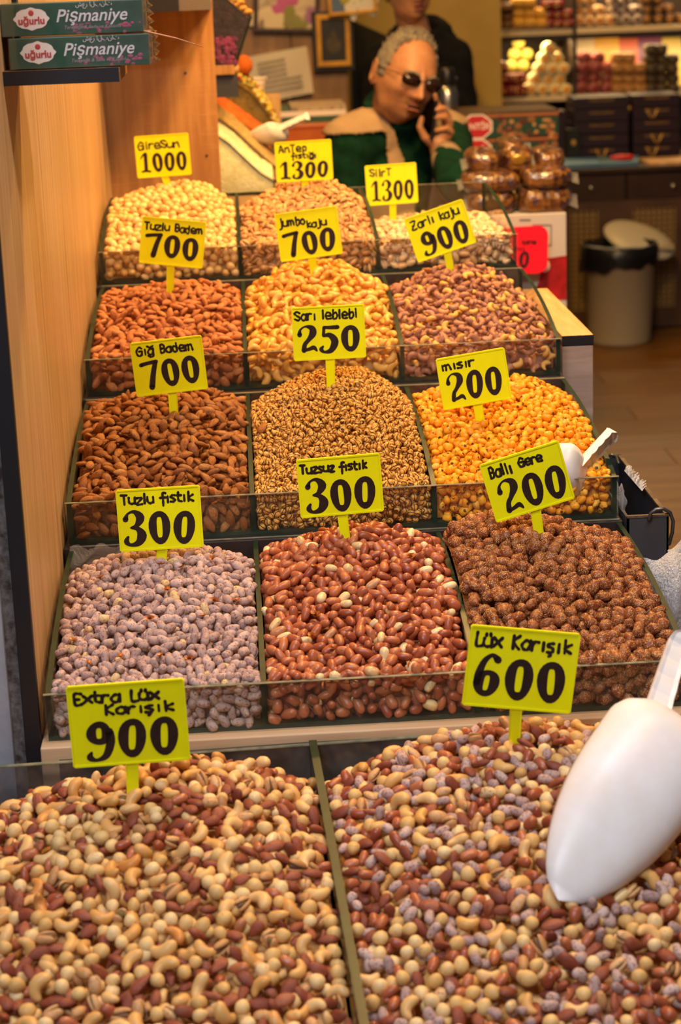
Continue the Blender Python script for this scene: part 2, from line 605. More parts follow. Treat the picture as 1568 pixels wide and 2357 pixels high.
def shape(kind, lod, seed):
    """Verts (m), tris, tri material of one kernel lying along x with its flat side down."""
    g = np.random.default_rng(seed)
    hi = lod == 0
    n, m = (12, 8) if hi else (7, 4)
    j = lambda a: 1 + a * g.uniform(-1, 1)
    mi = None
    if kind == 'hazelnut':
        L, r = .0080 * j(.05), .0076 * j(.06)
        V, Fc = rings(stations(m), lambda s: L * (s + .10 * max(s, 0) ** 4), lambda s: r * circ(s) * (1 - .08 * s), lambda s: r * j(.0) * circ(s) * (1 - .08 * s), n)
        V[:, 1:] *= 1 + .05 * np.sin(3 * np.arctan2(V[:, 2], V[:, 1]) + g.uniform(0, 6))[:, None]
    elif kind in ('almond', 'raw_almond', 'roasted_almond'):
        L, b, c = .0116 * j(.10), .0067 * j(.08), .0043 * j(.12)
        pr = lambda s: (max(0, 1 - s) ** .68) * (max(0, 1 + s) ** .48) * .98
        V, Fc = rings(stations(m), lambda s: L * s, lambda s: b * pr(s), lambda s: c * pr(s), n)
        V[:, 2] += .0006 * np.cos(V[:, 0] / L * 2 + g.uniform(-1, 1))
    elif kind in ('cashew', 'jumbo_cashew', 'skin_cashew'):
        R, r0, span = .0080 * j(.08), .0051 * j(.08), 1.58 * j(.14)
        mm = 9 if hi else 5
        V, Fc = rings(stations(mm), lambda s: s, lambda s: r0 * circ(s) ** .75 * (1.02 + .22 * s), lambda s: r0 * .92 * circ(s) ** .75 * (1.02 + .22 * s), 10 if hi else 6)
        th = V[:, 0] * span
        rad = R + V[:, 1]
        V = np.stack([rad * np.sin(th), rad * np.cos(th) - R * .60, V[:, 2]], 1)
    elif kind in ('pistachio', 'pale_pistachio'):
        L, b = .0098 * j(.08), .0060 * j(.06)
        op = g.uniform(.06, .22)
        Vs, Fs, ms = [], [], []
        for sgn in (1, -1):
            v, f = rings(stations(m - 1), lambda s: L * s, lambda s: b * circ(s) ** .8 * (1 - .12 * s), lambda s: b * .56 * circ(s) ** .8 * (1 - .12 * s), n - 2)
            v[:, 2] = np.where(v[:, 2] * sgn < 0, v[:, 2] * .25, v[:, 2] * 1.5) + sgn * .0004
            a = sgn * op
            x = v[:, 0] + L
            v = np.stack([x * math.cos(a) - v[:, 2] * math.sin(a) - L, v[:, 1], x * math.sin(a) + v[:, 2] * math.cos(a)], 1)
            Fs.append(f + sum(len(q) for q in Vs))
            Vs.append(v)
            ms += [0] * len(f)
        v, f = rings(stations(m - 2), lambda s: L * .8 * s + L * .08, lambda s: b * .78 * circ(s), lambda s: b * .6 * circ(s), n - 4)
        Fs.append(f + sum(len(q) for q in Vs))
        Vs.append(v)
        ms += [1] * len(f)
        V, Fc, mi = np.concatenate(Vs), np.concatenate(Fs), np.array(ms)
    elif kind in ('peanut', 'salted_peanut'):
        L, b = .0090 * j(.14), .0056 * j(.08)
        V, Fc = rings(stations(m), lambda s: L * s, lambda s: b * circ(s) ** .85 * (1 - .10 * s - .05 * math.cos(3 * s)), lambda s: b * .94 * circ(s) ** .85 * (1 - .10 * s - .05 * math.cos(3 * s)), n - 1)
        V[:, 1] += .0012 * g.uniform(-1, 1) * np.cos(V[:, 0] / L * 1.6)
    elif kind == 'chickpea':
        r = .0047 * j(.06)
        V, Fc = rings(stations(6 if hi else 4), lambda s: r * (s + .16 * max(s, 0) ** 3), lambda s: r * circ(s), lambda s: r * circ(s) * .98, 10 if hi else 6)
        a = np.arctan2(V[:, 2], V[:, 1])
        V *= (1 + .07 * np.cos(2 * a + 1) * (V[:, 0] > -r * .6) + .04 * np.sin(5 * a))[:, None]
    elif kind == 'corn_nut':
        L, b, c = .0072 * j(.12), .0060 * j(.1), .0050 * j(.1)
        V, Fc = rings(stations(6 if hi else 4), lambda s: L * s, lambda s: b * circ(s) ** .8 * (1 - .25 * s), lambda s: c * circ(s) ** .8 * (1 - .22 * s), 9 if hi else 6)
        a = np.arctan2(V[:, 2], V[:, 1])
        V *= (1 + .09 * np.sin(2 * a + g.uniform(0, 6)) + .06 * np.sin(3 * a + V[:, 0] / L * 3 + g.uniform(0, 6)))[:, None]
    else:                                                       # sesame-crusted peanut cluster
        L, b = .0088 * j(.2), .0066 * j(.12)
        V, Fc = rings(stations(9 if hi else 4), lambda s: L * s, lambda s: b * circ(s) ** .8, lambda s: b * circ(s) ** .8, 14 if hi else 7)
        w = V / .0046
        ph = g.uniform(0, 6, 6)
        d = .10 * np.sin(w[:, 0] * 1.3 + ph[0]) * np.cos(w[:, 1] * 1.5 + ph[1]) + .10 * np.sin(w[:, 1] * 1.7 + w[:, 2] + ph[2]) + .05 * np.sin(w[:, 2] * 3.1 + w[:, 0] * 2.7 + ph[3])
        V *= (1 + d + (g.uniform(-.05, .05, len(V)) if hi else 0))[:, None]
    if kind == 'skin_cashew':
        V *= .95 + .06 * np.sin(V[:, :1] * 900 + 1)
    if mi is None:
        mi = np.zeros(len(Fc), int)
    return V, Fc, mi


def nut_mat(name, stops, rough=.45, patch=None, bump=0.0, bscale=.5, stretch=(1, 1, 1), specks=None, stripes=None, spec=.4):
    """Colour per kernel from a ramp, plus patches / stripes / specks fixed to the kernel itself (mm coordinates)."""
    N = Nodes(name)
    a = N.n('ShaderNodeAttribute', attribute_name='rnd')
    oi = N.n('ShaderNodeObjectInfo')
    ad = N.n('ShaderNodeMath', operation='ADD')
    N.l(a.outputs['Fac'], ad.inputs[0])
    N.l(oi.outputs['Random'], ad.inputs[1])
    fr = N.n('ShaderNodeMath', operation='FRACT')
    N.l(ad.outputs[0], fr.inputs[0])
    col = N.ramp(fr.outputs[0], stops)
    lc = N.n('ShaderNodeAttribute', attribute_name='lco')
    sh = N.n('ShaderNodeMath', operation='MULTIPLY', in_1=71.0)
    N.l(fr.outputs[0], sh.inputs[0])
    mp = N.n('ShaderNodeVectorMath', operation='MULTIPLY')
    mp.inputs[1].default_value = stretch
    N.l(lc.outputs['Vector'], mp.inputs[0])
    off = N.n('ShaderNodeVectorMath', operation='ADD')
    N.l(mp.outputs[0], off.inputs[0])
    N.l(sh.outputs[0], off.inputs[1])

    def mixc(fac, c):
        nonlocal col
        mx = N.n('ShaderNodeMix', data_type='RGBA')
        mx.inputs['B'].default_value = lin(c)
        N.l(fac, mx.inputs['Factor'])
        N.l(col, mx.inputs['A'])
        col = mx.outputs['Result']

    if patch:
        c, sc, lo, hi = patch
        nz = N.n('ShaderNodeTexNoise', in_Scale=sc, in_Detail=4.0, in_Roughness=.65)
        N.l(off.outputs[0], nz.inputs['Vector'])
        mixc(N.ramp(nz.outputs[0], [(lo, '000000'), (hi, 'ffffff')]), c)
    if stripes:
        c, sc, lo, hi = stripes
        wv = N.n('ShaderNodeTexWave', in_Scale=sc, in_Distortion=6.0, in_Detail=2.0)
        wv.inputs['Detail Scale'].default_value = 1.2
        N.l(off.outputs[0], wv.inputs['Vector'])
        mixc(N.ramp(wv.outputs['Fac'], [(lo, '000000'), (hi, 'ffffff')]), c)
    h = None
    if specks:
        c, sc, lo, hi = specks
        vo = N.n('ShaderNodeTexVoronoi', in_Scale=sc)
        N.l(off.outputs[0], vo.inputs['Vector'])
        n2 = N.n('ShaderNodeTexNoise', in_Scale=.22, in_Detail=1.0)
        N.l(off.outputs[0], n2.inputs['Vector'])
        f1 = N.ramp(vo.outputs['Distance'], [(lo, 'ffffff'), (hi, '000000')])
        f2 = N.ramp(n2.outputs[0], [(.38, '000000'), (.46, 'ffffff')])
        mu = N.n('ShaderNodeMath', operation='MULTIPLY')
        N.l(f1, mu.inputs[0])
        N.l(f2, mu.inputs[1])
        mixc(mu.outputs[0], c)
        h = mu.outputs[0]
    N.l(col, N.b.inputs['Base Color'])
    N.b.inputs['Roughness'].default_value = rough
    N.b.inputs['Specular IOR Level'].default_value = spec
    if bump:
        if h is None:
            nb = N.n('ShaderNodeTexNoise', in_Scale=bscale, in_Detail=3.0)
            N.l(off.outputs[0], nb.inputs['Vector'])
            h = nb.outputs[0]
        bp = N.n('ShaderNodeBump', in_Strength=bump, in_Distance=.0012)
        N.l(h, bp.inputs['Height'])
        N.l(bp.outputs[0], N.b.inputs['Normal'])
    return N.m


RED = [(0, '8c4028'), (.4, 'a85a38'), (.8, 'bc7048'), (.91, 'ac6440'), (.93, 'e0bd84'), (1, 'ead0a0')]
NM = {
    'hazelnut': [nut_mat('hazelnut_blanched', [(0, 'd0a25e'), (.5, 'deb674'), (1, 'e9ca94')], .5, ('c08a50', .28, .58, .72), .25, .5, specks=None)],
    'almond': [nut_mat('almond_roasted', [(0, 'aa6234'), (.5, 'bf7643'), (1, 'd08a52')], .5, ('9c5a30', .6, .42, .62), .7, .9, (.25, 1.6, 1.6))],
    'roasted_almond': [nut_mat('almond_dark_roast', [(0, '7c3c28'), (.5, '924a32'), (.9, 'a65c40'), (1, 'b06a4a')], .5, ('7a3824', .6, .46, .66), .6, .9, (.25, 1.6, 1.6))],
    'raw_almond': [nut_mat('almond_raw', [(0, '8c5020'), (.5, 'a8662a'), (.9, 'bb7a38'), (1, 'c28848')], .45, ('70380f', .8, .42, .62), .9, 1.0, (.2, 1.6, 1.6))],
    'jumbo_cashew': [nut_mat('cashew_jumbo', [(0, 'd09436'), (.5, 'dda245'), (1, 'e6b560')], .38, None, .12, .5)],
    'cashew': [nut_mat('cashew_roasted', [(0, 'd2964e'), (.5, 'ddab66'), (.9, 'e6bc80'), (1, 'ca8238')], .4, None, .12, .5)],
    'skin_cashew': [nut_mat('cashew_in_skin', [(0, '8c5844'), (.5, '9e6a54'), (.78, 'ac7a62'), (.82, 'd6a04c'), (1, 'deae5c')], .6, ('d09a58', .26, .56, .66), .5, .8)],
    'pistachio': [nut_mat('pistachio_shell', [(0, 'b88450'), (.5, 'c99662'), (1, 'd8aa78')], .5, ('a8703c', .3, .5, .75), .15, .6), nut_mat('pistachio_kernel', [(0, '6a4a2c'), (.5, '7a5434'), (1, '7c6a34')], .6)],
    'pale_pistachio': [nut_mat('pale_pistachio_shell', [(0, 'd2a678'), (.5, 'deb88c'), (1, 'e8caa4')], .45, ('c8966a', .3, .55, .75), .12, .6), nut_mat('pale_pistachio_kernel', [(0, '84553a'), (.5, '8e6038'), (1, '8a7a44')], .6)],
    'peanut': [nut_mat('peanut_in_skin', RED, .34, ('82382a', .4, .56, .75), .2, .8, (.4, 1.2, 1.2), spec=.5)],
    'salted_peanut': [nut_mat('peanut_salt_dusted', [(0, 'a48984'), (.5, 'b89c94'), (.9, 'c9afa6'), (.94, 'a08078'), (.96, 'd8b884'), (1, 'dcc090')], .75, ('8a4e38', .36, .525, .64), .35, .9)],
    'chickpea': [nut_mat('chickpea_roasted', [(0, 'cc8e36'), (.5, 'daa046'), (1, 'e4b25c')], .55, ('b27a34', .5, .5, .7), .3, .9, stripes=('3c1e0a', .075, .68, .92))],
    'corn_nut': [nut_mat('corn_roasted', [(0, 'de860a'), (.5, 'ec9a10'), (.9, 'f2aa20'), (1, 'e8b44a')], .5, ('b0620e', .32, .56, .72), .3, .6, specks=('4a240a', .11, .20, .30))],
    'candied_peanut': [nut_mat('peanut_sesame_crust', [(0, '6e3018'), (.5, '84401f'), (1, '94502c')], .4, None, .9, .5, specks=('d8a468', .75, .36, .54))],
}
PROTO = {}


def proto(kind, lod, var):
    key = (kind, lod, var)
    if key not in PROTO:
        PROTO[key] = shape(kind, lod, hash_(kind) + var * 13)
    return PROTO[key]


def hash_(s):
    return sum(ord(c) * (i + 3) for i, c in enumerate(s)) % 9973


NVAR = 4
PMESH = {}


def proto_mesh(kind, var):
    key = (kind, var)
    if key not in PMESH:
        V, Fc, mi = proto(kind, 0, var)
        PMESH[key] = tri_mesh(kind, V, Fc, mi, V * 1000, None, NM[kind])
    return PMESH[key]


def tri_mesh(name, V, Fc, mi, lco, rv, mats):
    me = bpy.data.meshes.new(name)
    me.vertices.add(len(V))
    me.vertices.foreach_set('co', np.ascontiguousarray(V, dtype=np.float32).ravel())
    me.loops.add(len(Fc) * 3)
    me.polygons.add(len(Fc))
    me.loops.foreach_set('vertex_index', np.ascontiguousarray(Fc, dtype=np.int32).ravel())
    me.polygons.foreach_set('loop_start', np.arange(len(Fc), dtype=np.int32) * 3)
    me.polygons.foreach_set('material_index', np.ascontiguousarray(mi, dtype=np.int32))
    me.polygons.foreach_set('use_smooth', np.ones(len(Fc), dtype=bool))
    me.update(calc_edges=True)
    a = me.attributes.new('lco', 'FLOAT_VECTOR', 'POINT')
    a.data.foreach_set('vector', np.ascontiguousarray(lco, dtype=np.float32).ravel())
    if rv is not None:
        a = me.attributes.new('rnd', 'FLOAT', 'POINT')
        a.data.foreach_set('value', np.ascontiguousarray(rv, dtype=np.float32))
    for m in mats:
        me.materials.append(m)
    return me


RADIUS = {'hazelnut': .0078, 'almond': .0080, 'raw_almond': .0080, 'roasted_almond': .0080, 'cashew': .0104, 'jumbo_cashew': .0098, 'skin_cashew': .0092, 'pistachio': .0072, 'pale_pistachio': .0076,
          'peanut': .0073, 'salted_peanut': .0066, 'chickpea': .0047, 'corn_nut': .0060, 'candied_peanut': .0078}
FLAT = {'almond', 'raw_almond', 'roasted_almond', 'cashew', 'jumbo_cashew', 'skin_cashew'}
SCALE = {'jumbo_cashew': 1.16, 'skin_cashew': 1.02, 'cashew': 1.28, 'peanut': 1.1, 'salted_peanut': 1.03, 'candied_peanut': 1.1}


def scatter(w, h, kinds, weights, k, tries):
    """Dart throwing in a w x h rectangle; returns x, y, kind index."""
    cell = max(RADIUS[q] for q in kinds) * 2 * k
    grid = {}
    out = []
    m = int(tries * w * h / (cell * cell))
    xs, ys = rng.uniform(0, w, m), rng.uniform(0, h, m)
    ks = rng.choice(len(kinds), m, p=weights)
    rr = [RADIUS[q] * k for q in kinds]
    for x, y, q in zip(xs.tolist(), ys.tolist(), ks.tolist()):
        r = rr[q]
        if x < r * .8 or x > w - r * .8 or y > h - r * .3:
            continue
        cx, cy = int(x / cell), int(y / cell)
        ok = True
        for ax in (cx - 1, cx, cx + 1):
            for ay in (cy - 1, cy, cy + 1):
                for (px, py, pr) in grid.get((ax, ay), ()):
                    if (px - x) ** 2 + (py - y) ** 2 < (pr + r) ** 2:
                        ok = False
                        break
                if not ok:
                    break
            if not ok:
                break
        if ok:
            grid.setdefault((cx, cy), []).append((x, y, r))
            out.append((x, y, q))
    return out


def rot_from(n, kind):
    """Rotation whose z is near the surface normal n: flat kernels lie flatter than round ones."""
    tilt = .38 if kind in FLAT else .6
    nn = n + rng.normal(0, tilt, 3)
    if kind in FLAT and rng.random() < .18:
        nn = rng.normal(0, 1, 3)
    nn = nn / np.linalg.norm(nn)
    a = rng.normal(0, 1, 3)
    x = a - nn * a.dot(nn)
    x /= np.linalg.norm(x)
    if kind not in FLAT:                       # roll freely about the long axis
        t = rng.uniform(0, 2 * PI)
        y = np.cross(nn, x)
        nn, y = nn * math.cos(t) + y * math.sin(t), 0
    return np.stack([x, np.cross(nn, x), nn], 1)


class Heap:
    """A heap of kernels in one compartment. Local frame M: x across, y from the front pane to the back, z up."""

    def __init__(self, M, x0, x1, y0, y1, zb, hf, hp, up, vp, hb, sl, sr, front=True):
        self.__dict__.update(locals())

    def h(self, x, y):
        u = np.clip((x - self.x0) / (self.x1 - self.x0), 0, 1)
        v = np.clip((y - self.y0) / (self.y1 - self.y0), 0, 1)
        a = np.sin(np.clip(v / self.vp, 0, 1) * PI / 2) ** 1.15
        b = np.clip((v - self.vp) / (1 - self.vp + 1e-6), 0, 1) ** 1.8
        z = self.hf + (self.hp - self.hf) * a - (self.hp - self.hb) * b
        d = np.where(u > self.up, (u - self.up) / (1 - self.up + 1e-6), (self.up - u) / (self.up + 1e-6))
        z = z - np.where(u > self.up, self.sr, self.sl) * d ** 1.9 * np.clip(v / self.vp, 0, 1) ** .8
        return z + .0022 * np.sin(x * 61 + 1.3 * self.x0 * 40) * np.cos(y * 47 + x * 20)

    def normal(self, x, y):
        e = .004
        n = np.array([-(self.h(x + e, y) - self.h(x - e, y)) / (2 * e), -(self.h(x, y + e) - self.h(x, y - e)) / (2 * e), 1.0])
        return n / np.linalg.norm(n)


def in_scoop(p):
    """Inside the belly of a scoop lying in a heap?"""
    for tip, back, w in SCOOPS:
        ax = back - tip
        s = (p - tip).dot(ax) / ax.length_squared
        if .10 < s < 1.05 and (p - tip - ax * s).length < w * min(1.0, .35 + s):
            return True
    return False


def blocked(px):
    return any(a < px[0] < c and b < px[1] < d for a, b, c, d in SIGN_BOXES)


def fill(heap, kinds, weights, name, label, keep, singles, density=.86, low=1.0, tries=14):
    """Kernels on the heap: the best seen of each kind as objects of their own (keep), the rest one mesh of kind stuff."""
    H = heap
    w, d = H.x1 - H.x0, H.y1 - H.y0
    rm = max(RADIUS[q] for q in kinds)
    nuts = []
    for layer, k, tr in ((0, density, tries), (1, .80, tries * .7)):
        for x, y, q in scatter(w, d, kinds, weights, k, tr):
            x += H.x0
            y += H.y0
            kind = kinds[q]
            r = RADIUS[kind]
            n = H.normal(x, y)
            z = float(H.h(np.float64(x), np.float64(y))) + (rng.uniform(-.45, .35) * r if layer == 0 else -rng.uniform(.75, 1.3) * r)
            if H.front and y < H.y0 + r * .9:
                y = H.y0 + r * .9
            nuts.append((x, y, z, n, kind, layer))
        if H.front:
            for x, z, q in scatter(w, H.hf, kinds, weights, k, tr):
                kind = kinds[q]
                r = RADIUS[kind]
                yy = H.y0 + r * (rng.uniform(.62, .95) if layer == 0 else rng.uniform(1.6, 2.1))
                nuts.append((x + H.x0, yy, z + H.zb * 0 + .006 + r * .3, np.array([0, -1.0, .15]), kind, layer))
    Mn = np.array(H.M)
    nuts = [a for a in nuts if not in_scoop(H.M @ Vector(a[:3]))]
    pos = np.array([a[:3] for a in nuts])
    wpos = pos @ Mn[:3, :3].T + Mn[:3, 3]
    px, dist = to_px(wpos)
    single = set()
    for kind in dict.fromkeys(kinds):
        cand = [i for i, a in enumerate(nuts) if a[4] == kind and a[5] == 0 and 4 < px[i][0] < 1564 and 4 < px[i][1] < 2352 and not blocked(px[i])
                and a[2] > float(H.h(np.float64(a[0]), np.float64(a[1]))) - .45 * RADIUS[kind] - (1 if a[3][1] < -.9 else 0)]
        cand.sort(key=lambda i: dist[i])
        single |= set(cand[:keep.get(kind, 0)])
    mats, midx = [], {}
    for kind in dict.fromkeys(kinds):
        midx[kind] = len(mats)
        mats += NM[kind]
    Vs, Fs, Ms, Ls, Rs, nv = [], [], [], [], [], 0
    for i, (x, y, z, n, kind, layer) in enumerate(nuts):
        R = rot_from(n, kind)
        s = SCALE.get(kind, 1.0) * rng.uniform(.86, 1.1)
        var = int(rng.integers(NVAR))
        Rw = Mn[:3, :3] @ R
        if i in single:
            nm, lab, cat, grp = singles[kind]
            o = bpy.data.objects.new(nm, proto_mesh(kind, var))
            COL.objects.link(o)
            o.matrix_world = Matrix.Translation(Vector(wpos[i])) @ Matrix((Rw * s).tolist()).to_4x4()
            tag(o, lab, cat, grp)
            continue
        V, Fc, mi = proto(kind, 0 if layer == 0 else 1, var)
        Vs.append((V * s) @ Rw.T + wpos[i])
        Fs.append(Fc + nv)
        Ms.append(mi + midx[kind])
        Ls.append(V * 1000)
        Rs.append(np.full(len(V), rng.random()))
        nv += len(V)
    # the body of the heap under the kernels
    nx, ny = 26, 34
    gx = np.linspace(H.x0 + .001, H.x1 - .001, nx)
    gy = np.linspace(H.y0 + (rm * 2.4 if H.front else .001), H.y1 - .001, ny)
    X, Y = np.meshgrid(gx, gy, indexing='ij')
    Z = H.h(X, Y) - rm * 2.9
    G = np.stack([X, Y, Z], -1)
    bot = np.stack([X[:, 0], Y[:, 0], np.full(nx, .007)], -1)
    G = np.concatenate([bot[:, None, :], G], 1).reshape(-1, 3)
    ny += 1
    q = [(i * ny + j, (i + 1) * ny + j, (i + 1) * ny + j + 1, i * ny + j + 1) for i in range(nx - 1) for j in range(ny - 1)]
    tri = np.array([t for a in q for t in ((a[0], a[1], a[2]), (a[0], a[2], a[3]))])
    Vs.append(G @ Mn[:3, :3].T + Mn[:3, 3])
    Fs.append(tri + nv)
    Ms.append(np.zeros(len(tri), int))
    Ls.append(G * 1000)
    Rs.append(np.full(len(G), .3))
    V = np.concatenate(Vs)
    o0 = np.array(H.M @ Vector(((H.x0 + H.x1) / 2, (H.y0 + H.y1) / 2, 0.006)))
    me = tri_mesh(name, V - o0, np.concatenate(Fs), np.concatenate(Ms), np.concatenate(Ls), np.concatenate(Rs), mats)
    o = bpy.data.objects.new(name, me)
    COL.objects.link(o)
    o.location = o0
    tag(o, label, 'nuts', None, 'stuff')
    return len(nuts), len(single)


def side_drop(hp, zz, x, up, x0, x1):
    u = (x - x0) / (x1 - x0)
    d = (u - up) / (1 - up) if u > up else (up - u) / up
    return max(0.0, hp - zz) / max(.25, min(1.0, d)) ** 1.9


def bin_heap(row, col, peak, vp, left, right, hf=.056, back=None):
    """Heap whose peak and shoulders pass through pixels of the photograph."""
    y, z, xo, al = ROWS[row]
    M = rowmat(y, z, xo, al)
    x0, x1 = col * .25 + T / 2 + .001, (col + 1) * .25 - T / 2 - .001
    yp = y + vp * D
    pk, lf, rt = at(peak[0], peak[1], yp), at(left[0], left[1], yp), at(right[0], right[1], yp)
    hp = pk.z - z - .006
    up = min(.8, max(.2, (pk.x - x0) / (x1 - x0)))
    hb = back if back is not None else max(.05, hp - .035)
    return Heap(M, x0, x1, .0005, D - .006, 0.005, hf, hp, up, vp, hb, side_drop(hp, lf.z - z - .006, lf.x, up, x0, x1), side_drop(hp, rt.z - z - .006, rt.x, up, x0, x1))

# ------------------------------------------------------------------ hand-lettered price signs
# pen strokes: x 0..4, y with the baseline at 2, x-height 6, capitals 8
PEN = {
 'A': (4.6, '02 28 42', '1444'), 'B': (4, '12 18', '18 38 46 35 15', '15 35 44 32 12'), 'G': (4.4, '47 28 05 12 32 45 25', '45 42'), 'K': (4.2, '12 18', '48 15 42'),
 'L': (3.6, '18 12 42'), 'S': (4, '47 28 07 25 44 32 03'), 'T': (4.4, '08 48', '28 22'), 'Z': (4.4, '08 48 02 42', '1535'), 'E': (3.8, '48 18 12 42', '1535'), 'C': (4, '47 28 05 12 32 43'),
 'U': (4, '08 03 22 43 48'), 'Ç': (4, '47 28 05 12 32 43', '22 31 20'), 'a': (4, '45 26 04 12 32 45', '46 42'), 'b': (3.8, '18 12 32 44 36 15'), 'd': (4, '38 32 12 04 16 35'),
 'e': (3.8, '04 44 36 16 04 12 42'), 'f': (3.4, '48 28 23 20', '05 45'), 'g': (4, '45 26 04 12 32 45', '46 41 20 01'), 'ğ': (4, '45 26 04 12 32 45', '46 41 20 01', '08 27 48'),
 'i': (2, '16 12', '18 17'), 'ı': (2, '16 12'), 'j': (2.4, '26 21 00', '28 27'), 'k': (3.6, '18 12', '46 14 42'), 'l': (2, '18 12'), 'm': (5.4, '02 06', '05 26 22', '25 46 52'), 'n': (4, '06 02', '05 26 36 42'),
 'o': (3.8, '26 04 12 32 44 26'), 'p': (4, '16 10', '15 36 44 32 13'), 'r': (3.2, '06 02', '04 16 36'), 's': (3.4, '36 16 05 24 33 22 02'), 'ş': (3.4, '36 16 05 24 33 22 02', '12 21 10'),
 't': (3, '18 13 32', '06 36'), 'u': (4, '06 03 22 43', '46 42'), 'ü': (4, '06 03 22 43', '46 42', '18 17', '38 37'), 'x': (3.8, '06 42', '46 02'), 'z': (3.8, '06 46 02 42'), ' ': (2.6,), '.': (1.6, '12 13'),
}


def spline(p, per=5):
    if len(p) < 3:
        return p
    out = []
    for i in range(len(p) - 1):
        a, b, c, d = p[max(i - 1, 0)], p[i], p[i + 1], p[min(i + 2, len(p) - 1)]
        for k in range(per):
            t = k / per
            out.append(tuple(.5 * (2 * b[q] + (c[q] - a[q]) * t + (2 * a[q] - 5 * b[q] + 4 * c[q] - d[q]) * t * t + (3 * b[q] - a[q] - 3 * c[q] + d[q]) * t ** 3) for q in range(len(b))))
    out.append(p[-1])
    return out


def ribbon(mb, P, pts, z):
    """pts (x, y, width) in plate coordinates; P maps plate coordinates to the world."""
    v, n = [], len(pts)
    for i, (x, y, w) in enumerate(pts):
        a, b = pts[max(i - 1, 0)], pts[min(i + 1, n - 1)]
        dx, dy = b[0] - a[0], b[1] - a[1]
        L = math.hypot(dx, dy) or 1
        ox, oy = -dy / L * w / 2, dx / L * w / 2
        v += [P(x + ox, y + oy, z), P(x - ox, y - oy, z)]
    mb.add(v, [(2 * i, 2 * i + 1, 2 * i + 3, 2 * i + 2) for i in range(n - 1)])
    for (x, y, w), s in ((pts[0], -1), (pts[-1], 1)):        # blunt round ends
        mb.add([P(x + math.cos(a) * w * .48, y + math.sin(a) * w * .48, z) for a in [k * PI / 4 for k in range(8)]], [tuple(range(8))])


def pen_text(mb, P, s, x, y, h, w, z, thick):
    tot = sum(PEN[c][0] + 1.0 for c in s)
    sx, sy = w / tot, h / 6.0
    g = random.Random(s)
    for ch in s:
        dy = g.uniform(-.05, .05) * h
        for st in PEN[ch][1:]:
            q = st.split(' ') if ' ' in st else [st[:2], st[2:]]
            pts = [(x + (int(a[0]) + g.uniform(-.12, .12)) * sx, y + dy + (int(a[1]) - 2 + g.uniform(-.12, .12)) * sy) for a in q]
            pts = spline(pts)
            ribbon(mb, P, [(a, b, thick * (.8 + .4 * abs(math.sin(i * .6 + x * 300)))) for i, (a, b) in enumerate(pts)], z)
            z += .000012
        x += (PEN[ch][0] + 1.0) * sx
    return z


DIG = {'1': ['08 95 08,30 118 16,52 128 26', '54 126 32,52 60 32,50 14 32', '14 07 16,50 10 18,86 05 18'],
       '2': ['10 88 26,14 112 12,40 128 10,72 118 30,76 92 36,54 62 22,34 40 22,28 10 26', '30 10 16,56 16 18,78 22 22,92 06 10'],
       '3': ['12 104 26,24 126 10,52 132 18,76 108 38,58 78 20,34 70 10', '34 70 10,62 64 22,78 38 42,62 10 30,28 02 14,10 16 24,18 34 12'],
       '5': ['94 122 22,54 122 18,26 124 16', '26 122 16,22 84 16', '22 82 14,54 84 26,78 52 38,58 10 28,24 02 14,08 16 22,18 30 10'],
       '7': ['06 112 22,40 118 20,88 122 22', '84 122 24,66 70 28,50 04 32'],
       '6': ['80 116 26,60 130 14,36 110 20,22 70 26,20 44 26'], '9': ['82 96 30,84 60 30,66 16 24,34 02 12,12 12 24,18 28 10']}


def bold_digits(mb, P, s, x, y, w, h, z):
    """Thick brush figures; naughts are fat rings with a narrow slit."""
    cw = w / len(s)
    g = random.Random(s + str(x))
    for ch in s:
        sx, sy = cw * .94 / 100, h / 132
        dy = g.uniform(-.02, .03) * h

        def ring(cx, cy, rx, ry, ix, iy):
            n = 22
            k = g.uniform(-.06, .1)
            vo, vi = [], []
            for i in range(n):
                a = 2 * PI * i / n
                wob = 1 + .03 * math.sin(3 * a + cx)
                vo.append(P(x + (cx + rx * math.cos(a) * wob + k * ry * math.sin(a)) * sx, y + dy + (cy + ry * math.sin(a) * wob) * sy, z))
                c = math.copysign(abs(math.cos(a)) ** .5, math.cos(a))
                d = math.copysign(abs(math.sin(a)) ** .7, math.sin(a))
                vi.append(P(x + (cx + ix * c + k * 1.6 * iy * d) * sx, y + dy + (cy + iy * d) * sy, z))
            mb.add(vo + vi, [(i, (i + 1) % n, n + (i + 1) % n, n + i) for i in range(n)])
        if ch == '0':
            ring(50, 64, 47, 66, 12, 41)
        else:
            if ch == '6':
                ring(50, 42, 44, 42, 9, 24)
            if ch == '9':
                ring(48, 92, 42, 40, 9, 18)
            for st in DIG[ch]:
                pts = [tuple(float(a) for a in q.split()) for q in st.split(',')]
                pts = spline(pts, 4)
                ribbon(mb, P, [(x + a * sx, y + dy + b * sy, c * sx) for a, b, c in pts], z)
                z += .000012
        x += cw
        z += .000012
    return z


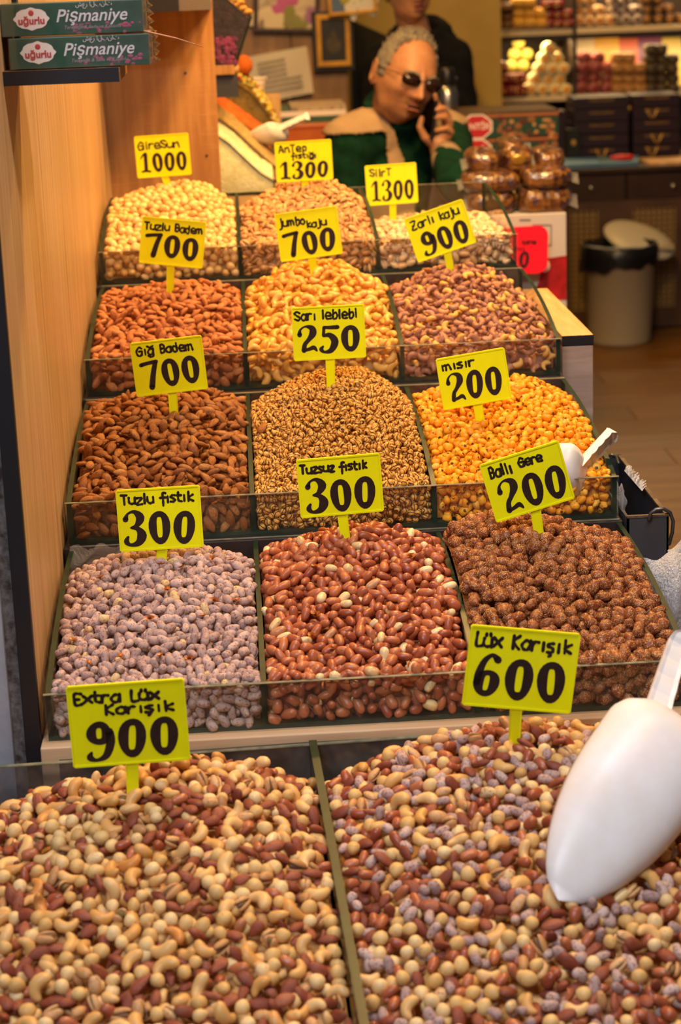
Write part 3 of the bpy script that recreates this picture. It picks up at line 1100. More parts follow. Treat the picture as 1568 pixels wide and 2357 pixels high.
# corners TL TR BR BL, stem foot, compartment, lines (text, x, y, h, w), digits (x, y, w, h)
SIGNS = [
 ('1000', [(307, 315), (434, 305), (441, 402), (318, 410)], (387, 424), 0, [('GireSun', .06, .68, .15, .78)], (.07, .12, .88, .46), 'upright yellow price sign reading Giresun 1000 stuck in the pale hazelnuts'),
 ('1300', [(632, 328), (763, 320), (767, 412), (637, 420)], (702, 432), 1, [('AnTep', .07, .74, .15, .50), ('fıstığı', .28, .57, .11, .46)], (.06, .06, .88, .42), 'yellow price sign reading Antep and 1300 in the brown pistachios'),
 ('1300', [(833, 382), (958, 374), (963, 465), (852, 474)], (905, 507), 2, [('SiirT', .09, .72, .15, .44)], (.09, .10, .86, .50), 'yellow price sign reading Siirt and 1300 over the half-filled pale pistachios'),
 ('700', [(327, 497), (474, 512), (467, 618), (320, 605)], (392, 668), 3, [('Tuzlu Badem', .05, .74, .13, .92)], (.08, .16, .86, .50), 'yellow price sign reading Tuzlu Badem 700 on a long stem in reddish almonds'),
 ('700', [(629, 494), (773, 474), (791, 583), (649, 603)], (722, 618), 4, [('jumbo', .06, .72, .14, .42), ('kaju', .48, .64, .12, .34)], (.08, .09, .86, .50), 'yellow price sign reading jumbo kaju 700 in the golden cashews'),
 ('900', [(932, 503), (1068, 458), (1094, 557), (960, 607)], (1036, 614), 5, [('Zarlı kaju', .08, .72, .15, .82)], (.14, .08, .82, .52), 'strongly tilted yellow sign reading 900 in the brown skin-on cashews'),
 ('700', [(298, 790), (464, 772), (479, 894), (315, 914)], (400, 945), 6, [('Gığ Badem', .08, .76, .13, .80)], (.10, .14, .84, .52), 'yellow price sign reading 700 above the brown raw almonds'),
 ('250', [(671, 709), (839, 700), (842, 822), (676, 831)], (762, 890), 7, [('Sarı leblebi', .04, .76, .14, .88)], (.07, .14, .88, .50), 'yellow price sign reading 250 on a stem in the speckled chickpeas'),
 ('200', [(1000, 829), (1160, 799), (1180, 917), (1024, 942)], (1106, 975), 8, [('mısır', .08, .76, .13, .48)], (.10, .12, .82, .56), 'yellow price sign reading mısır 200 in the orange corn nuts'),
 ('300', [(267, 1129), (462, 1118), (467, 1257), (275, 1270)], (372, 1290), 9, [('Tuzlu fıstık', .06, .76, .13, .86)], (.06, .09, .88, .54), 'yellow price sign reading Tuzlu fıstık 300 in the greyish salted peanuts'),
 ('300', [(681, 1059), (874, 1043), (885, 1176), (693, 1193)], (794, 1228), 10, [('Tuzsuz fıstık', .04, .76, .12, .80)], (.08, .08, .86, .56), 'yellow price sign reading Tuzsuz fıstık 300 in the red-brown peanuts'),
 ('200', [(1106, 1070), (1290, 1013), (1320, 1147), (1140, 1204)], (1241, 1230), 11, [('Ballı', .08, .73, .15, .30), ('Gere', .46, .77, .12, .30)], (.12, .08, .86, .56), 'tilted yellow price sign with smudged name and 200 in sesame-crusted peanuts'),
 ('900', [(152, 1580), (425, 1563), (437, 1747), (168, 1769)], (306, 1826), 12, [('Extra Lüx', .05, .78, .11, .74), ('Karışık', .30, .63, .10, .60)], (.12, .08, .82, .48), 'large yellow price sign reading Extra Lüx Karışık 900 in the cashew mix'),
 ('600', [(1083, 1440), (1336, 1460), (1315, 1642), (1065, 1620)], (1184, 1705), 13, [('Lüx', .05, .75, .14, .26), ('Karışık', .38, .75, .14, .56)], (.06, .12, .88, .52), 'large yellow price sign reading Lüx Karışık 600 in the mix with lilac peanuts'),
]
SIGN_BOXES = [(min(p[0] for p in s[1]) - 4, min(p[1] for p in s[1]) - 4, max(p[0] for p in s[1]) + 4, max(p[1] for p in s[1]) + 4) for s in SIGNS]

HEAPS = [
 bin_heap(0, 0, (430, 414), .80, (258, 462), (548, 470)),
 bin_heap(0, 1, (720, 408), .82, (556, 478), (840, 455)),
 bin_heap(0, 2, (980, 490), .84, (872, 505), (1120, 490), .052, .04),
 bin_heap(1, 0, (440, 642), .80, (236, 672), (562, 664)),
 bin_heap(1, 1, (715, 594), .78, (572, 668), (885, 655)),
 bin_heap(1, 2, (1065, 602), .76, (895, 660), (1205, 680), .056, .075),
 bin_heap(2, 0, (420, 886), .82, (200, 930), (572, 915)),
 bin_heap(2, 1, (790, 842), .74, (584, 930), (945, 915)),
 bin_heap(2, 2, (1175, 862), .74, (955, 908), (1340, 912), .056, .07),
 bin_heap(3, 0, (400, 1252), .72, (165, 1318), (592, 1292), .056, .07),
 bin_heap(3, 1, (830, 1205), .80, (600, 1268), (1030, 1240), .056, .09),
 bin_heap(3, 2, (1130, 1178), .78, (1030, 1212), (1440, 1240), .056, .07),
]
FY0, FY1 = -0.62, -0.014


def mix_heap(x0, x1, pts, hf):
    """pts: peak, left, right pixels on the crest, which runs 5 to 16 cm in front of the case's back."""
    vp = .86
    yl = FY0 + vp * (FY1 - FY0)
    CI = CM.inverted()
    q = []
    for px, py in pts:
        w = at(px, py, (CM @ Vector(((x0 + x1) / 2, yl, 0))).y)
        q.append(CI @ w)
    hp = q[0].z - .013
    up = min(.8, max(.2, (q[0].x - x0) / (x1 - x0)))
    return Heap(CM, x0, x1, FY0, FY1, .006, hf, hp, up, vp, hp - .045, side_drop(hp, q[1].z - .013, q[1].x, up, x0, x1), side_drop(hp, q[2].z - .013, q[2].x, up, x0, x1), False)


HEAPS.append(mix_heap(-.405, -.0055, [(440, 1742), (-20, 1850), (732, 1812)], .095))
HEAPS.append(mix_heap(.0055, .47, [(1180, 1652), (752, 1792), (1500, 1690)], .10))
SCOOPS = [(at(1286, 2070, -1.83), at(1556, 1664, -1.67), .05), (at(1212, 1070, -.90), at(1350, 1066, -.932), .042)]
for digits, quad, foot, b, lines, dg, label in SIGNS:
    H = HEAPS[b]
    MI = H.M.inverted()
    best = None
    for k in range(400):                       # walk along the view ray until it meets the heap
        Y = EYE[1] + 1.2 + k * .0075
        w = at(foot[0], foot[1], Y)
        q = MI @ w
        if H.y0 + .01 < q.y < H.y1 and q.z <= float(H.h(np.float64(q.x), np.float64(q.y))) + .004:
            best = w
            break
    if best is None:
        best = at(foot[0], foot[1], (H.M @ Vector((0, H.y1 - .06, 0))).y)
    Y = best.y
    c = [at(p[0], p[1], Y) for p in quad]
    ex = ((c[1] - c[0]) + (c[2] - c[3])) / 2
    ey = ((c[0] - c[3]) + (c[1] - c[2])) / 2
    w, h = ex.length, ey.length
    ex.normalize()
    lean = Vector((0, rnd.uniform(.0, .08), 0))
    ey = (ey - ex * ey.dot(ex)).normalized() + lean
    ey.normalize()
    ez = ex.cross(ey)                           # towards the camera
    if ez.y > 0:
        ez = -ez
    o = (c[0] + c[1] + c[2] + c[3]) / 4 - ex * w / 2 - ey * h / 2
    P = lambda x, y, z, o=o, ex=ex, ey=ey, ez=ez: o + ex * x + ey * y + ez * z
    root = thing('price_sign', best, label, 'price sign', 'yellow price signs on stems')
    th = .0028
    fr = .0022
    r = .0022
    out = [(r, 0), (w - r, 0), (w, r), (w, h - r), (w - r, h), (r, h), (0, h - r), (0, r)]
    mb = MB()
    mb.add([P(x, y, 0) for x, y in out] + [P(x, y, -th) for x, y in out], [tuple(range(8)), tuple(range(8, 16))[::-1]] + [(i, i + 8, (i + 1) % 8 + 8, (i + 1) % 8) for i in range(8)])
    mb.build('plate', SIGN, root)
    inn = [(min(max(x, fr), w - fr), min(max(y, fr), h - fr)) for x, y in out]
    mb = MB()
    mb.add([P(x, y, 0) for x, y in out] + [P(x, y, .0009) for x, y in out] + [P(x, y, .0009) for x, y in inn] + [P(x, y, .0001) for x, y in inn],
           [(k * 8 + i, k * 8 + (i + 1) % 8, k * 8 + 8 + (i + 1) % 8, k * 8 + 8 + i) for k in range(3) for i in range(8)])
    mb.build('rim', SIGN, root)
    top = P(w * .5, 0, -th / 2)
    down = (best - top)
    L = down.length + .035
    down.normalize()
    sw = .0068
    s0, s1 = top - down * .004, top + down * L
    sx = down.cross(ez).normalized() * sw
    ch = lambda p, a, b_: p + sx * a + ez * b_
    mb = MB()
    for p, k in ((s0, 1.0), (s1 - down * .012, .9), (s1, .1)):
        mb.v += [tuple(ch(p, -k, -.0014)), tuple(ch(p, k, -.0014)), tuple(ch(p, k, .0014)), tuple(ch(p, .72 * k, .0004)), tuple(ch(p, -.72 * k, .0004)), tuple(ch(p, -k, .0014))]
    mb.f = [tuple(range(6)), tuple(range(12, 18))[::-1]] + [(k * 6 + i, k * 6 + 6 + i, k * 6 + 6 + (i + 1) % 6, k * 6 + (i + 1) % 6) for k in (0, 1) for i in range(6)]
    mb.k = [0] * len(mb.f)
    mb.build('stem', SIGN, root)
    mb = MB()
    z = .0003
    for s, x, y, hh, ww in lines:
        z = pen_text(mb, P, s, x * w, y * h, hh * h * 1.15, ww * w, z, (.0034 if b > 11 else .0029) * min(1.0, hh / .12 + .1))
    mb.build('lettering', INK, root)
    mb = MB()
    bold_digits(mb, P, digits, dg[0] * w, dg[1] * h, dg[2] * w, dg[3] * h, .0003)
    mb.build('price_digits', INK, root)

CATN = {'hazelnut': 'hazelnut', 'almond': 'almond', 'raw_almond': 'almond', 'roasted_almond': 'almond', 'cashew': 'cashew', 'jumbo_cashew': 'cashew', 'skin_cashew': 'cashew', 'pistachio': 'pistachio', 'pale_pistachio': 'pistachio',
        'peanut': 'peanut', 'salted_peanut': 'peanut', 'chickpea': 'chickpea', 'corn_nut': 'corn nut', 'candied_peanut': 'peanut'}
DESC = {'hazelnut': 'round blanched hazelnut', 'almond': 'reddish salted almond', 'raw_almond': 'brown raw almond', 'roasted_almond': 'dark red-brown roasted almond', 'cashew': 'roasted cream cashew', 'jumbo_cashew': 'large golden cashew',
        'skin_cashew': 'cashew in its brown skin', 'pistachio': 'brown pistachio in its split shell', 'pale_pistachio': 'pale pistachio in its split shell', 'peanut': 'red-skinned peanut',
        'salted_peanut': 'greyish salt-dusted peanut', 'chickpea': 'small speckled roasted chickpea', 'corn_nut': 'orange roasted corn nut', 'candied_peanut': 'sesame-crusted peanut cluster'}
BINS = ['hazelnut', 'pistachio', 'pale_pistachio', 'almond', 'jumbo_cashew', 'skin_cashew', 'raw_almond', 'chickpea', 'corn_nut', 'salted_peanut', 'peanut', 'candied_peanut']
SIGN_OF = ['1000', '1300', '1300', '700', '700', '900', '700', '250', '200', '300', '300', '200']
KEEP = {'hazelnut': 60, 'almond': 250, 'peanut': 160, 'salted_peanut': 190, 'pistachio': 120, 'jumbo_cashew': 240, 'skin_cashew': 250, 'raw_almond': 250, 'chickpea': 250, 'corn_nut': 250, 'candied_peanut': 250, 'pale_pistachio': 180}
for b, kind in enumerate(BINS):
    nm = kind
    s = {kind: (nm, '%s in the tray priced %s' % (DESC[kind], SIGN_OF[b]), CATN[kind], '%ss in the tray' % DESC[kind])}
    fill(HEAPS[b], [kind], [1.0], kind + '_heap', 'rest of the heap of %ss in the tray priced %s' % (DESC[kind], SIGN_OF[b]), {kind: KEEP[kind]}, s)
sing = lambda side, price: {k: (k, '%s in the %s mix priced %s' % (DESC[k], side, price), CATN[k], '%ss in the mix priced %s' % (DESC[k], price)) for k in CATN}
fill(HEAPS[12], ['cashew', 'roasted_almond', 'hazelnut', 'pistachio', 'peanut'], [.30, .26, .28, .11, .05], 'mixed_nut_heap', 'rest of the mixed nut heap with cashews and hazelnuts under the 900 sign',
     {'cashew': 170, 'roasted_almond': 150, 'hazelnut': 130, 'pistachio': 80, 'peanut': 20}, sing('cashew-rich', '900'), density=.80, tries=18)
fill(HEAPS[13], ['cashew', 'roasted_almond', 'hazelnut', 'pistachio', 'peanut', 'salted_peanut'], [.14, .18, .26, .06, .17, .19], 'mixed_nut_heap', 'rest of the mixed nut heap with lilac peanuts under the 600 sign',
     {'cashew': 110, 'roasted_almond': 130, 'hazelnut': 100, 'pistachio': 50, 'peanut': 110, 'salted_peanut': 110}, sing('lilac-flecked', '600'), density=.80, tries=18)

# strays: an almond and a corn nut among the chickpeas, skin flakes among the salted peanuts
for kind, (px, py), b, lab in (('raw_almond', (604, 985), 7, 'lone brown almond lying among the speckled chickpeas'), ('candied_peanut', (1018, 1235), 10, 'stray sesame peanut cluster on the divider beside the red peanuts')):
    H = HEAPS[b]
    MI = H.M.inverted()
    for k in range(500):
        w = at(px, py, EYE[1] + 1.6 + k * .004)
        q = MI @ w
        if q.y > H.y0 and q.z <= float(H.h(np.float64(q.x), np.float64(q.y))) + RADIUS[kind] * .9:
            break
    o = bpy.data.objects.new(kind, proto_mesh(kind, 1))
    COL.objects.link(o)
    o.matrix_world = Matrix.Translation(w) @ Matrix.Rotation(1.2, 4, 'Z') @ Matrix.Rotation(-.5, 4, 'Y')
    tag(o, lab, CATN[kind])
FLAKE = mat('peanut_skin_flake', 'b8641c', .3, var='9a4a14', scale=200)
fm = None
for b, n in ((9, 16), (10, 8)):
    H = HEAPS[b]
    for k in range(n):
        x, y = rnd.uniform(H.x0 + .02, H.x1 - .02), rnd.uniform(H.y0 + .03, H.y1 - .08)
        p = H.M @ Vector((x, y, float(H.h(np.float64(x), np.float64(y))) + .0085))
        if fm is None:
            v = [(.0062 * s * math.cos(a) * (1 + .25 * math.sin(3 * a)), .0042 * s * math.sin(a) * (1 + .2 * math.cos(2 * a)), .0022 * s * s) for s in (.35, .7, 1) for a in [2 * PI * j / 10 for j in range(10)]]
            fo = MB().add(v, [tuple(range(10))] + [(i * 10 + j, i * 10 + (j + 1) % 10, i * 10 + 10 + (j + 1) % 10, i * 10 + 10 + j) for i in (0, 1) for j in range(10)]).build('peanut_skin', FLAKE, None, smooth=True, origin=(0, 0, 0))
            fm = fo.data
        else:
            fo = bpy.data.objects.new('peanut_skin', fm)
            COL.objects.link(fo)
        fo.matrix_world = Matrix.Translation(p) @ Matrix.Rotation(rnd.uniform(0, 6), 4, 'Z') @ Matrix.Rotation(rnd.uniform(-.6, .6), 4, 'X')
        tag(fo, 'amber flake of peanut skin on the ' + ('greyish salted peanuts' if b == 9 else 'red-brown peanuts'), 'peanut skin', 'peanut skin flakes on the ' + ('salted' if b == 9 else 'red') + ' peanuts')

# ------------------------------------------------------------------ scoops


def scoop(name, tip, back, convex, W, depth, hdir, hlen, label, m, group=None, hw=.011, hside=0.0):
    """Plastic scoop: tip and back of the bowl in the world, convex = side its rounded belly faces, hdir = way the handle points."""
    tip, back = Vector(tip), Vector(back)
    L = (back - tip).length
    ex = (back - tip).normalized()
    ez = -(Vector(convex) - ex * ex.dot(Vector(convex))).normalized()
    ey = ez.cross(ex)
    R = lambda x, y, z: tip + ex * x + ey * y + ez * z
    t = thing(name, tip, label, 'scoop', group)
    nu, nv = 22, 18
    v = []
    for i in range(nu + 1):
        s = i / nu
        a = min(1.0, s / .66)
        w = W / 2 * (math.sin(a * PI / 2) ** .52 if a > 0 else 0)
        dp = depth * (math.sin(min(1, s / .75) * PI / 2) ** .8)
        if s > .84:
            e = math.sqrt(max(0.0, 1 - ((s - .84) / .16) ** 2))
            w *= .12 + .88 * e
            dp *= .12 + .88 * e
        for j in range(nv + 1):
            b = PI * j / nv
            cb, sb = math.cos(b), math.sin(b)
            v.append(R(L * s + .004 * (1 - s) * 0, w * math.copysign(abs(cb) ** .85, cb), -dp * sb ** .8))
    f = [(i * (nv + 1) + j, i * (nv + 1) + j + 1, (i + 1) * (nv + 1) + j + 1, (i + 1) * (nv + 1) + j) for i in range(nu) for j in range(nv)]
    b = MB().add(v, f).build('bowl', m, t, smooth=True)
    s = b.modifiers.new('wall', 'SOLIDIFY')
    s.thickness = .0022
    s.offset = 0
    h0 = R(L * .90, W * hside, -depth * .28)
    hd = Vector(hdir).normalized()
    side = hd.cross(ez).normalized() if abs(hd.dot(ez)) < .95 else ey
    upn = side.cross(hd).normalized()
    prof, n = [], 26
    for i in range(n + 1):
        s = i / n
        wob = .0016 * (1 - abs(math.cos(s * PI * 5))) if s > .15 else 0
        prof.append((s * hlen, .0085 - .002 * s + (.002 if s > .94 else 0), -.0065 + wob - (.004 * (s > .9))))
    v, k = [], 0
    for x, a, c in prof:
        w = hw * (1.15 - .25 * (x / hlen)) * (1 if x / hlen < .9 else math.sqrt(max(.05, 1 - ((x / hlen - .9) / .1) ** 2)))
        p = h0 + hd * x
        for yy, zz in ((-w * .72, a), (w * .72, a), (w, a * .5), (w, c), (w * .6, c * .75), (-w * .6, c * .75), (-w, c), (-w, a * .5)):
            v.append(p + side * yy + upn * zz)
    f = [(i * 8 + j, i * 8 + (j + 1) % 8, i * 8 + 8 + (j + 1) % 8, i * 8 + 8 + j) for i in range(n) for j in range(8)]
    f += [tuple(range(8))[::-1], tuple(range(n * 8, n * 8 + 8))]
    MB().add(v, f).build('handle', m, t, bevel=.001)
    return t


tip, bk = SCOOPS[0][:2]
scoop('scoop', tip, bk, Vector((-.05, -1.1, .55)), .128, .044, at(1572, 1478, -1.58) - at(1522, 1640, -1.66), .125,
      'large white plastic scoop pushed upside down into the mixed nuts', WHITE, hw=.012, hside=-.16)
M3 = rowmat(*ROWS[2])
tip, bk = SCOOPS[1][:2]
scoop('scoop', tip, bk, Vector((.2, -.85, -.6)), .098, .046, at(1388, 944, -.90) - at(1318, 1025, -.935), .080,
      'small white plastic scoop lying in the orange corn nuts', WHITE, hw=.0145)

# ------------------------------------------------------------------ cling film on the peanut tray's corner
FILM = Nodes('cling_film')
FILM.b.inputs['Base Color'].default_value = lin('d8d4d0')
FILM.b.inputs['Roughness'].default_value = .15
FILM.b.inputs['Alpha'].default_value = .22
FILM.b.inputs['Specular IOR Level'].default_value = .9
MATS['film'] = FILM.m
v, f = [], []
g = np.random.default_rng(3)
R4 = rowmat(*ROWS[3])
nx, ny = 24, 12
for i in range(nx + 1):
    for j in range(ny + 1):
        s, q = i / nx, j / ny
        x = -.002 + .072 * s
        y = D - .016 + .013 * math.sin(q * 9 + s * 7) * q * .5
        z = HB + .004 - .040 * q + .004 * math.sin(s * 13 + q * 5) + g.uniform(-.0012, .0012)
        v.append(R4 @ Vector((x, y - .02 * q * (1 - s), z)))
f = [(i * (ny + 1) + j, i * (ny + 1) + j + 1, (i + 1) * (ny + 1) + j + 1, (i + 1) * (ny + 1) + j) for i in range(nx) for j in range(ny)]
tag(MB().add(v, f).build('cling_film', FILM.m), 'crumpled clear cling film over the corner of the salted peanut tray', 'film')

# ------------------------------------------------------------------ shelf with the two sweet boxes, upper shelf
GREEN_BOX = mat('glossy_green_carton', '12503c', .3, var='0c3a2a', scale=14, coat=.6)
WRAP = glass('shrink_wrap', 'fafafa', haze=.03)
sh = thing('wall_shelf', (.058, -1.16, .4225), 'short dark-edged shelf on the side wall under two green sweet boxes', 'shelf')
MB().box((-.0118, -1.249, .4245), (.121, -1.07, .440)).build('board', WOOD_BACK, sh)
MB().box((-.0118, -1.2515, .4240), (.1205, -1.249, .4404)).build('front_edge', DARK, sh)
PINKS = mat('pink_print', 'b8476a', .4, var='6c2f48', scale=60)
CREAMY = mat('cream_print', 'efe3dc', .45)
REDP = mat('red_print', 'c0222c', .45)
SILVER = mat('silver_print', 'd9d3d6', .35)
for i, (x0, x1, z0, z1) in enumerate(((-.0040, .1560, .4412, .4765), (-.0108, .1510, .4782, .5150))):
    y0 = -1.236
    b = thing('sweet_box', ((x0 + x1) / 2, -1.17, z0), ('lower' if i == 0 else 'upper') + ' green shrink-wrapped box of pişmaniye sweets on the wall shelf', 'box', 'green sweet boxes')
    MB().box((x0, y0, z0), (x1, -1.105, z1)).build('carton', GREEN_BOX, b, bevel=.0012)
    w, h = x1 - x0, z1 - z0
    cx, cz = x0 + w * (.205 if i == 0 else .215), z0 + h * .52
    pts = []
    for k in range(40):
        a = 2 * PI * k / 40
        rr = 1 + .10 * abs(math.cos(4 * a)) - .06 * abs(math.sin(6 * a))
        pts.append((cx + .0190 * rr * math.cos(a), cz + .0118 * rr * math.sin(a)))
    MB().prism(pts, 1, y0 - .0004, y0).build('badge', CREAMY, b)
    MB().ball((cx, y0 - .0003, cz + .0064), (.0034, .0005, .0034)).build('emblem', REDP, b)
    letters('badge_lettering', 'uğurlu', .0112, (cx, y0 - .0008, cz - .0022), (1, 0, 0), REDP, b, bold=.0003)
    letters('lettering', 'Pişmaniye', .0200, (x0 + w * .635, y0 - .0006, z0 + h * .56), (1, 0, 0), SILVER, b, shear=.28, bold=.0002)
    letters('small_lettering', 'Tereyağlı & Sade ve Kakaolu', .0056, (x0 + w * .64, y0 - .0006, z0 + h * .22), (1, 0, 0), mat('grey_print', '8f8a90', .5), b, shear=.25)
    letters('script_lettering', 'شعر البنات', .0068, (x0 + w * .66, y0 - .0006, z0 + h * .90), (1, 0, 0), SILVER, b)
    q = MB()
    g2 = random.Random(i)
    for k in range(26):
        px_, pz_ = x0 + w * g2.uniform(.5, .98), z0 + h * g2.uniform(.03, .34)
        q.ball((px_, y0 - .0001, pz_), (g2.uniform(.001, .0035), .0003, g2.uniform(.0008, .0022)), 6, 4)
    q.build('printed_blossoms', PINKS, b)
    v, f = [], []
    for a in range(9):                          # crumpled wrap gathered at the right end
        for c in range(13):
            v.append((x1 + .001 + .010 * math.sin(a / 8 * PI) * (.6 + .4 * math.sin(c * 2.1 + i)) + .001 * math.sin(c * 5 + a), y0 + .004 + .12 * a / 8, z0 + h * c / 12))
    f = [(a * 13 + c, a * 13 + c + 1, a * 13 + 14 + c, a * 13 + 13 + c) for a in range(8) for c in range(12)]
    MB().add(v, f).build('wrap', WRAP, b, smooth=True)
    if i == 1:
        MB().tube([(x1 - .002, y0 + .01, z0 + .001), at(405, 88, -1.16), at(468, 108, -1.10)], [.0011, .0010, .0005], 6).build('loose_tape', mat('salmon_tape', 'c8907a', .5), b, smooth=True)
    MB().box((x0 - .0006, y0 - .0016, z0 + .0004), (x1 + .0015, y0 - .0013, z1 - .0002)).build('film_front', WRAP, b)

c0, c1 = at(412, 15, .42), at(487, 17, .635)
us = thing('wall_shelf', (.1, .53, c1.z), 'high dark-edged shelf in the corner of the wood partition', 'shelf')
MB().box((-.0118, .42, c1.z), (c1.x, .638, c1.z + .03)).build('board', mat('grey_board', '6b6258', .5), us)
MB().box((-.0118, .417, c1.z - .0005), (c0.x, .42, c1.z + .031)).build('front_edge', DARK, us)
brk = thing('shelf_upright', (-.008, -1.24, .44), 'narrow black upright beside the green sweet boxes', 'upright')
MB().box((-.0118, -1.09, .4405), (-.0062, -1.07, .62)).build('upright', BLACK, brk)
part_wall = bpy.data.objects['wall_partition']
for hx, hy in ((427, 168), (476, 358), (442, 22)):
    MB().ball(at(hx, hy, .6395), (.003, .0015, .003), 10, 6).build('screw_hole', DARK, part_wall)

# ------------------------------------------------------------------ spice stand beyond the partition
CREAM = mat('cream_powder', 'eadfbe', .9, var='d9c99c', scale=60, bump=.6, bump_scale=160)
TAN = mat('tan_crumbs', 'c9aa70', .9, var='a9874e', scale=120, bump=.8, bump_scale=260)
ORANGE = mat('orange_spice', 'd2691c', .9, var='b8500f', scale=50, bump=.5, bump_scale=160)
PURPLE = mat('dried_violet_petals', '3e2a3e', .9, var='1c1420', scale=90, bump=1.0, bump_scale=220)
MAGENTA = mat('magenta_petals', '9a3a70', .9, var='5a2048', scale=70, bump=1.0, bump_scale=200)


def side_tray(name, Ya, Yb, line, floor_py, heap, label, cat='tray'):
    """Tray seen end-on: line = pixels of its upper slope at the near end (left to right)."""
    P = [at(a, b, Ya) for a, b in line]
    zb = at(line[0][0], floor_py, Ya).z
    t = thing(name, ((P[0].x + P[-1].x) / 2, (Ya + Yb) / 2, zb), label, cat, 'spice trays')
    x0, x1 = P[0].x - .12, P[-1].x
    poly = [(x0, zb), (x1, zb)] + [(p.x, p.z - .012) for p in P[::-1]] + [(x0, P[0].z)]
    MB().prism(poly, 1, Ya, Ya + .005, 0, 1).build('end_pane', [GLASS, EDGE], t)
    MB().prism(poly, 1, Yb - .005, Yb, 0, 1).build('end_pane', [GLASS, EDGE], t)
    MB().box((x0, Ya, zb - .004), (x1, Yb, zb)).build('tray_base', EDGE, t)
    MB().box((x1 - .004, Ya, zb), (x1, Yb, P[-1].z - .012)).build('front_pane', [GLASS], t)
    v, n, m = [], 30, 14
    g = np.random.default_rng(len(label))
    xs = np.linspace(x0 + .003, x1 - .005, n)
    px_ = [x0] + [p.x for p in P]
    pz_ = [P[0].z] + [p.z for p in P]
    for i in range(n):
        for j in range(m):
            s = j / (m - 1)
            v.append((xs[i], Ya + .0055 + (Yb - Ya - .011) * s, np.interp(xs[i], px_, pz_) - .006 + .016 * math.sin(s * PI) + g.uniform(-.003, .003)))
    k = len(v)
    v += [(xs[i], Ya + .0055, zb) for i in range(n)]
    f = [(i * m + j, (i + 1) * m + j, (i + 1) * m + j + 1, i * m + j + 1) for i in range(n - 1) for j in range(m - 1)]
    f += [(k + i, k + i + 1, (i + 1) * m, i * m) for i in range(n - 1)]
    h = MB().add(v, f).build(heap[0], heap[1], None, smooth=True)
    tag(h, heap[2], 'spice', None, 'stuff')
    return t, P


side_tray('spice_tray', .80, 1.0, [(500, 296), (530, 318), (565, 352), (600, 384), (634, 404)], 446, ('powder_heap', CREAM, 'heap of cream coloured powder in the near spice tray'), 'acrylic tray of cream powder just beyond the wood partition')
side_tray('spice_tray', 1.02, 1.20, [(500, 258), (540, 285), (575, 318), (610, 350), (642, 378)], 420, ('crumb_heap', TAN, 'heap of tan crumbs behind the cream powder'), 'acrylic tray of tan crumbs behind the cream powder tray')
side_tray('spice_tray', 1.24, 1.44, [(500, 232), (535, 252), (570, 278), (600, 300), (628, 316)], 390, ('spice_heap', ORANGE, 'heap of bright orange spice in the third spice tray'), 'acrylic tray of orange spice behind the tan crumbs')
tt, P = side_tray('spice_tray', 1.50, 1.90, [(500, 168), (540, 176), (580, 205), (612, 245), (640, 292)], 360, ('tea_base', mat('dried_fruit_base', '8a6a2a', .9, var='5a3f1a', scale=80, bump=1, bump_scale=150), 'body of the dried fruit tea heap'), 'acrylic tray heaped with colourful dried fruit tea')
TEA = [mat('tea_yellow', 'd8b63c', .8), mat('tea_lime', 'b9ae4a', .8), mat('tea_red', 'a8242c', .7), mat('tea_brown', '5a3618', .8), mat('tea_cream', 'e0cc8c', .8)]
mb = MB()
g = random.Random(5)
for k in range(620):
    s = g.random() ** .8
    x = P[0].x + (P[-1].x - P[0].x) * s
    z = np.interp(x, [p.x for p in P], [p.z for p in P])
    y = g.uniform(1.51, 1.89)
    r = g.uniform(.0045, .0085)
    mb.ball((x, y, z + .012 * math.sin((y - 1.5) / .4 * PI) + g.uniform(-.003, .004)), (r, r * g.uniform(.6, 1), r * g.uniform(.5, 1)), 6, 4, g.choices(range(5), [5, 3, 1, 2, 3])[0])
tag(mb.build('fruit_tea', TEA, None, smooth=True), 'heap of yellow, red and brown dried fruit tea', 'tea', None, 'stuff')
tip, bk = at(592, 318, 1.12), at(640, 290, 1.10)
scoop('scoop', at(572, 322, 1.12), at(648, 286, 1.08), Vector((.35, -.5, -.75)), .085, .034, at(712, 246, 1.06) - at(640, 280, 1.08), .078, 'cream plastic scoop resting in the spice trays', WHITE, hw=.007)
fl = thing('spice_stand', ((P[0].x + P[-1].x) / 2, 1.3, FZ), 'wooden stand under the spice trays beyond the partition', 'stand')
xa = at(500, 446, .8)
for Ya, Yb, py in ((.80, 1.01, 446), (1.01, 1.22, 420), (1.22, 1.47, 390), (1.47, 1.95, 360)):
    z = at(500, py, Ya + .01).z - .006
    MB().box((xa.x - .14, Ya, FZ), (at(637, py, Ya).x + .012, Yb, z)).build('step', WOOD_TOP, fl)
MB().box((P[-1].x - .17, 1.95, FZ), (P[-1].x + .02, 2.06, at(575, 222, 1.97).z)).build('step', WOOD_TOP, fl)
# upper shelf with the box of violet petals
p0, p1 = at(497, 160, .84), at(552, 160, .84)
us = thing('spice_shelf', (p0.x, .95, p0.z - .03), 'short oak shelf with a charcoal fascia carrying the glass petal box', 'shelf')
MB().box((p0.x - .1, .84, at(497, 172, .84).z), (at(540, 160, .84).x, 1.2, at(497, 151, .84).z)).build('board', WOOD_BACK, us)
e = at(541, 161, .84)
MB().tube([(e.x, .85, e.z), (e.x, 1.19, e.z)], .0105, 12, caps=False).build('rounded_nosing', WOOD_BACK, us, smooth=True)
MB().box((p0.x - .1, .85, at(497, 225, .85).z), (at(549, 200, .85).x, .868, at(497, 174, .85).z)).build('fascia', CHAR, us)
t = thing('petal_box', (p0.x, .9, p0.z), 'slanted glass box of dark violet petals and pink blossoms on the high shelf', 'box')
q = [at(a, b, .845) for a, b in ((490, 148), (546, 149), (581, 38), (530, -10), (490, -30))]
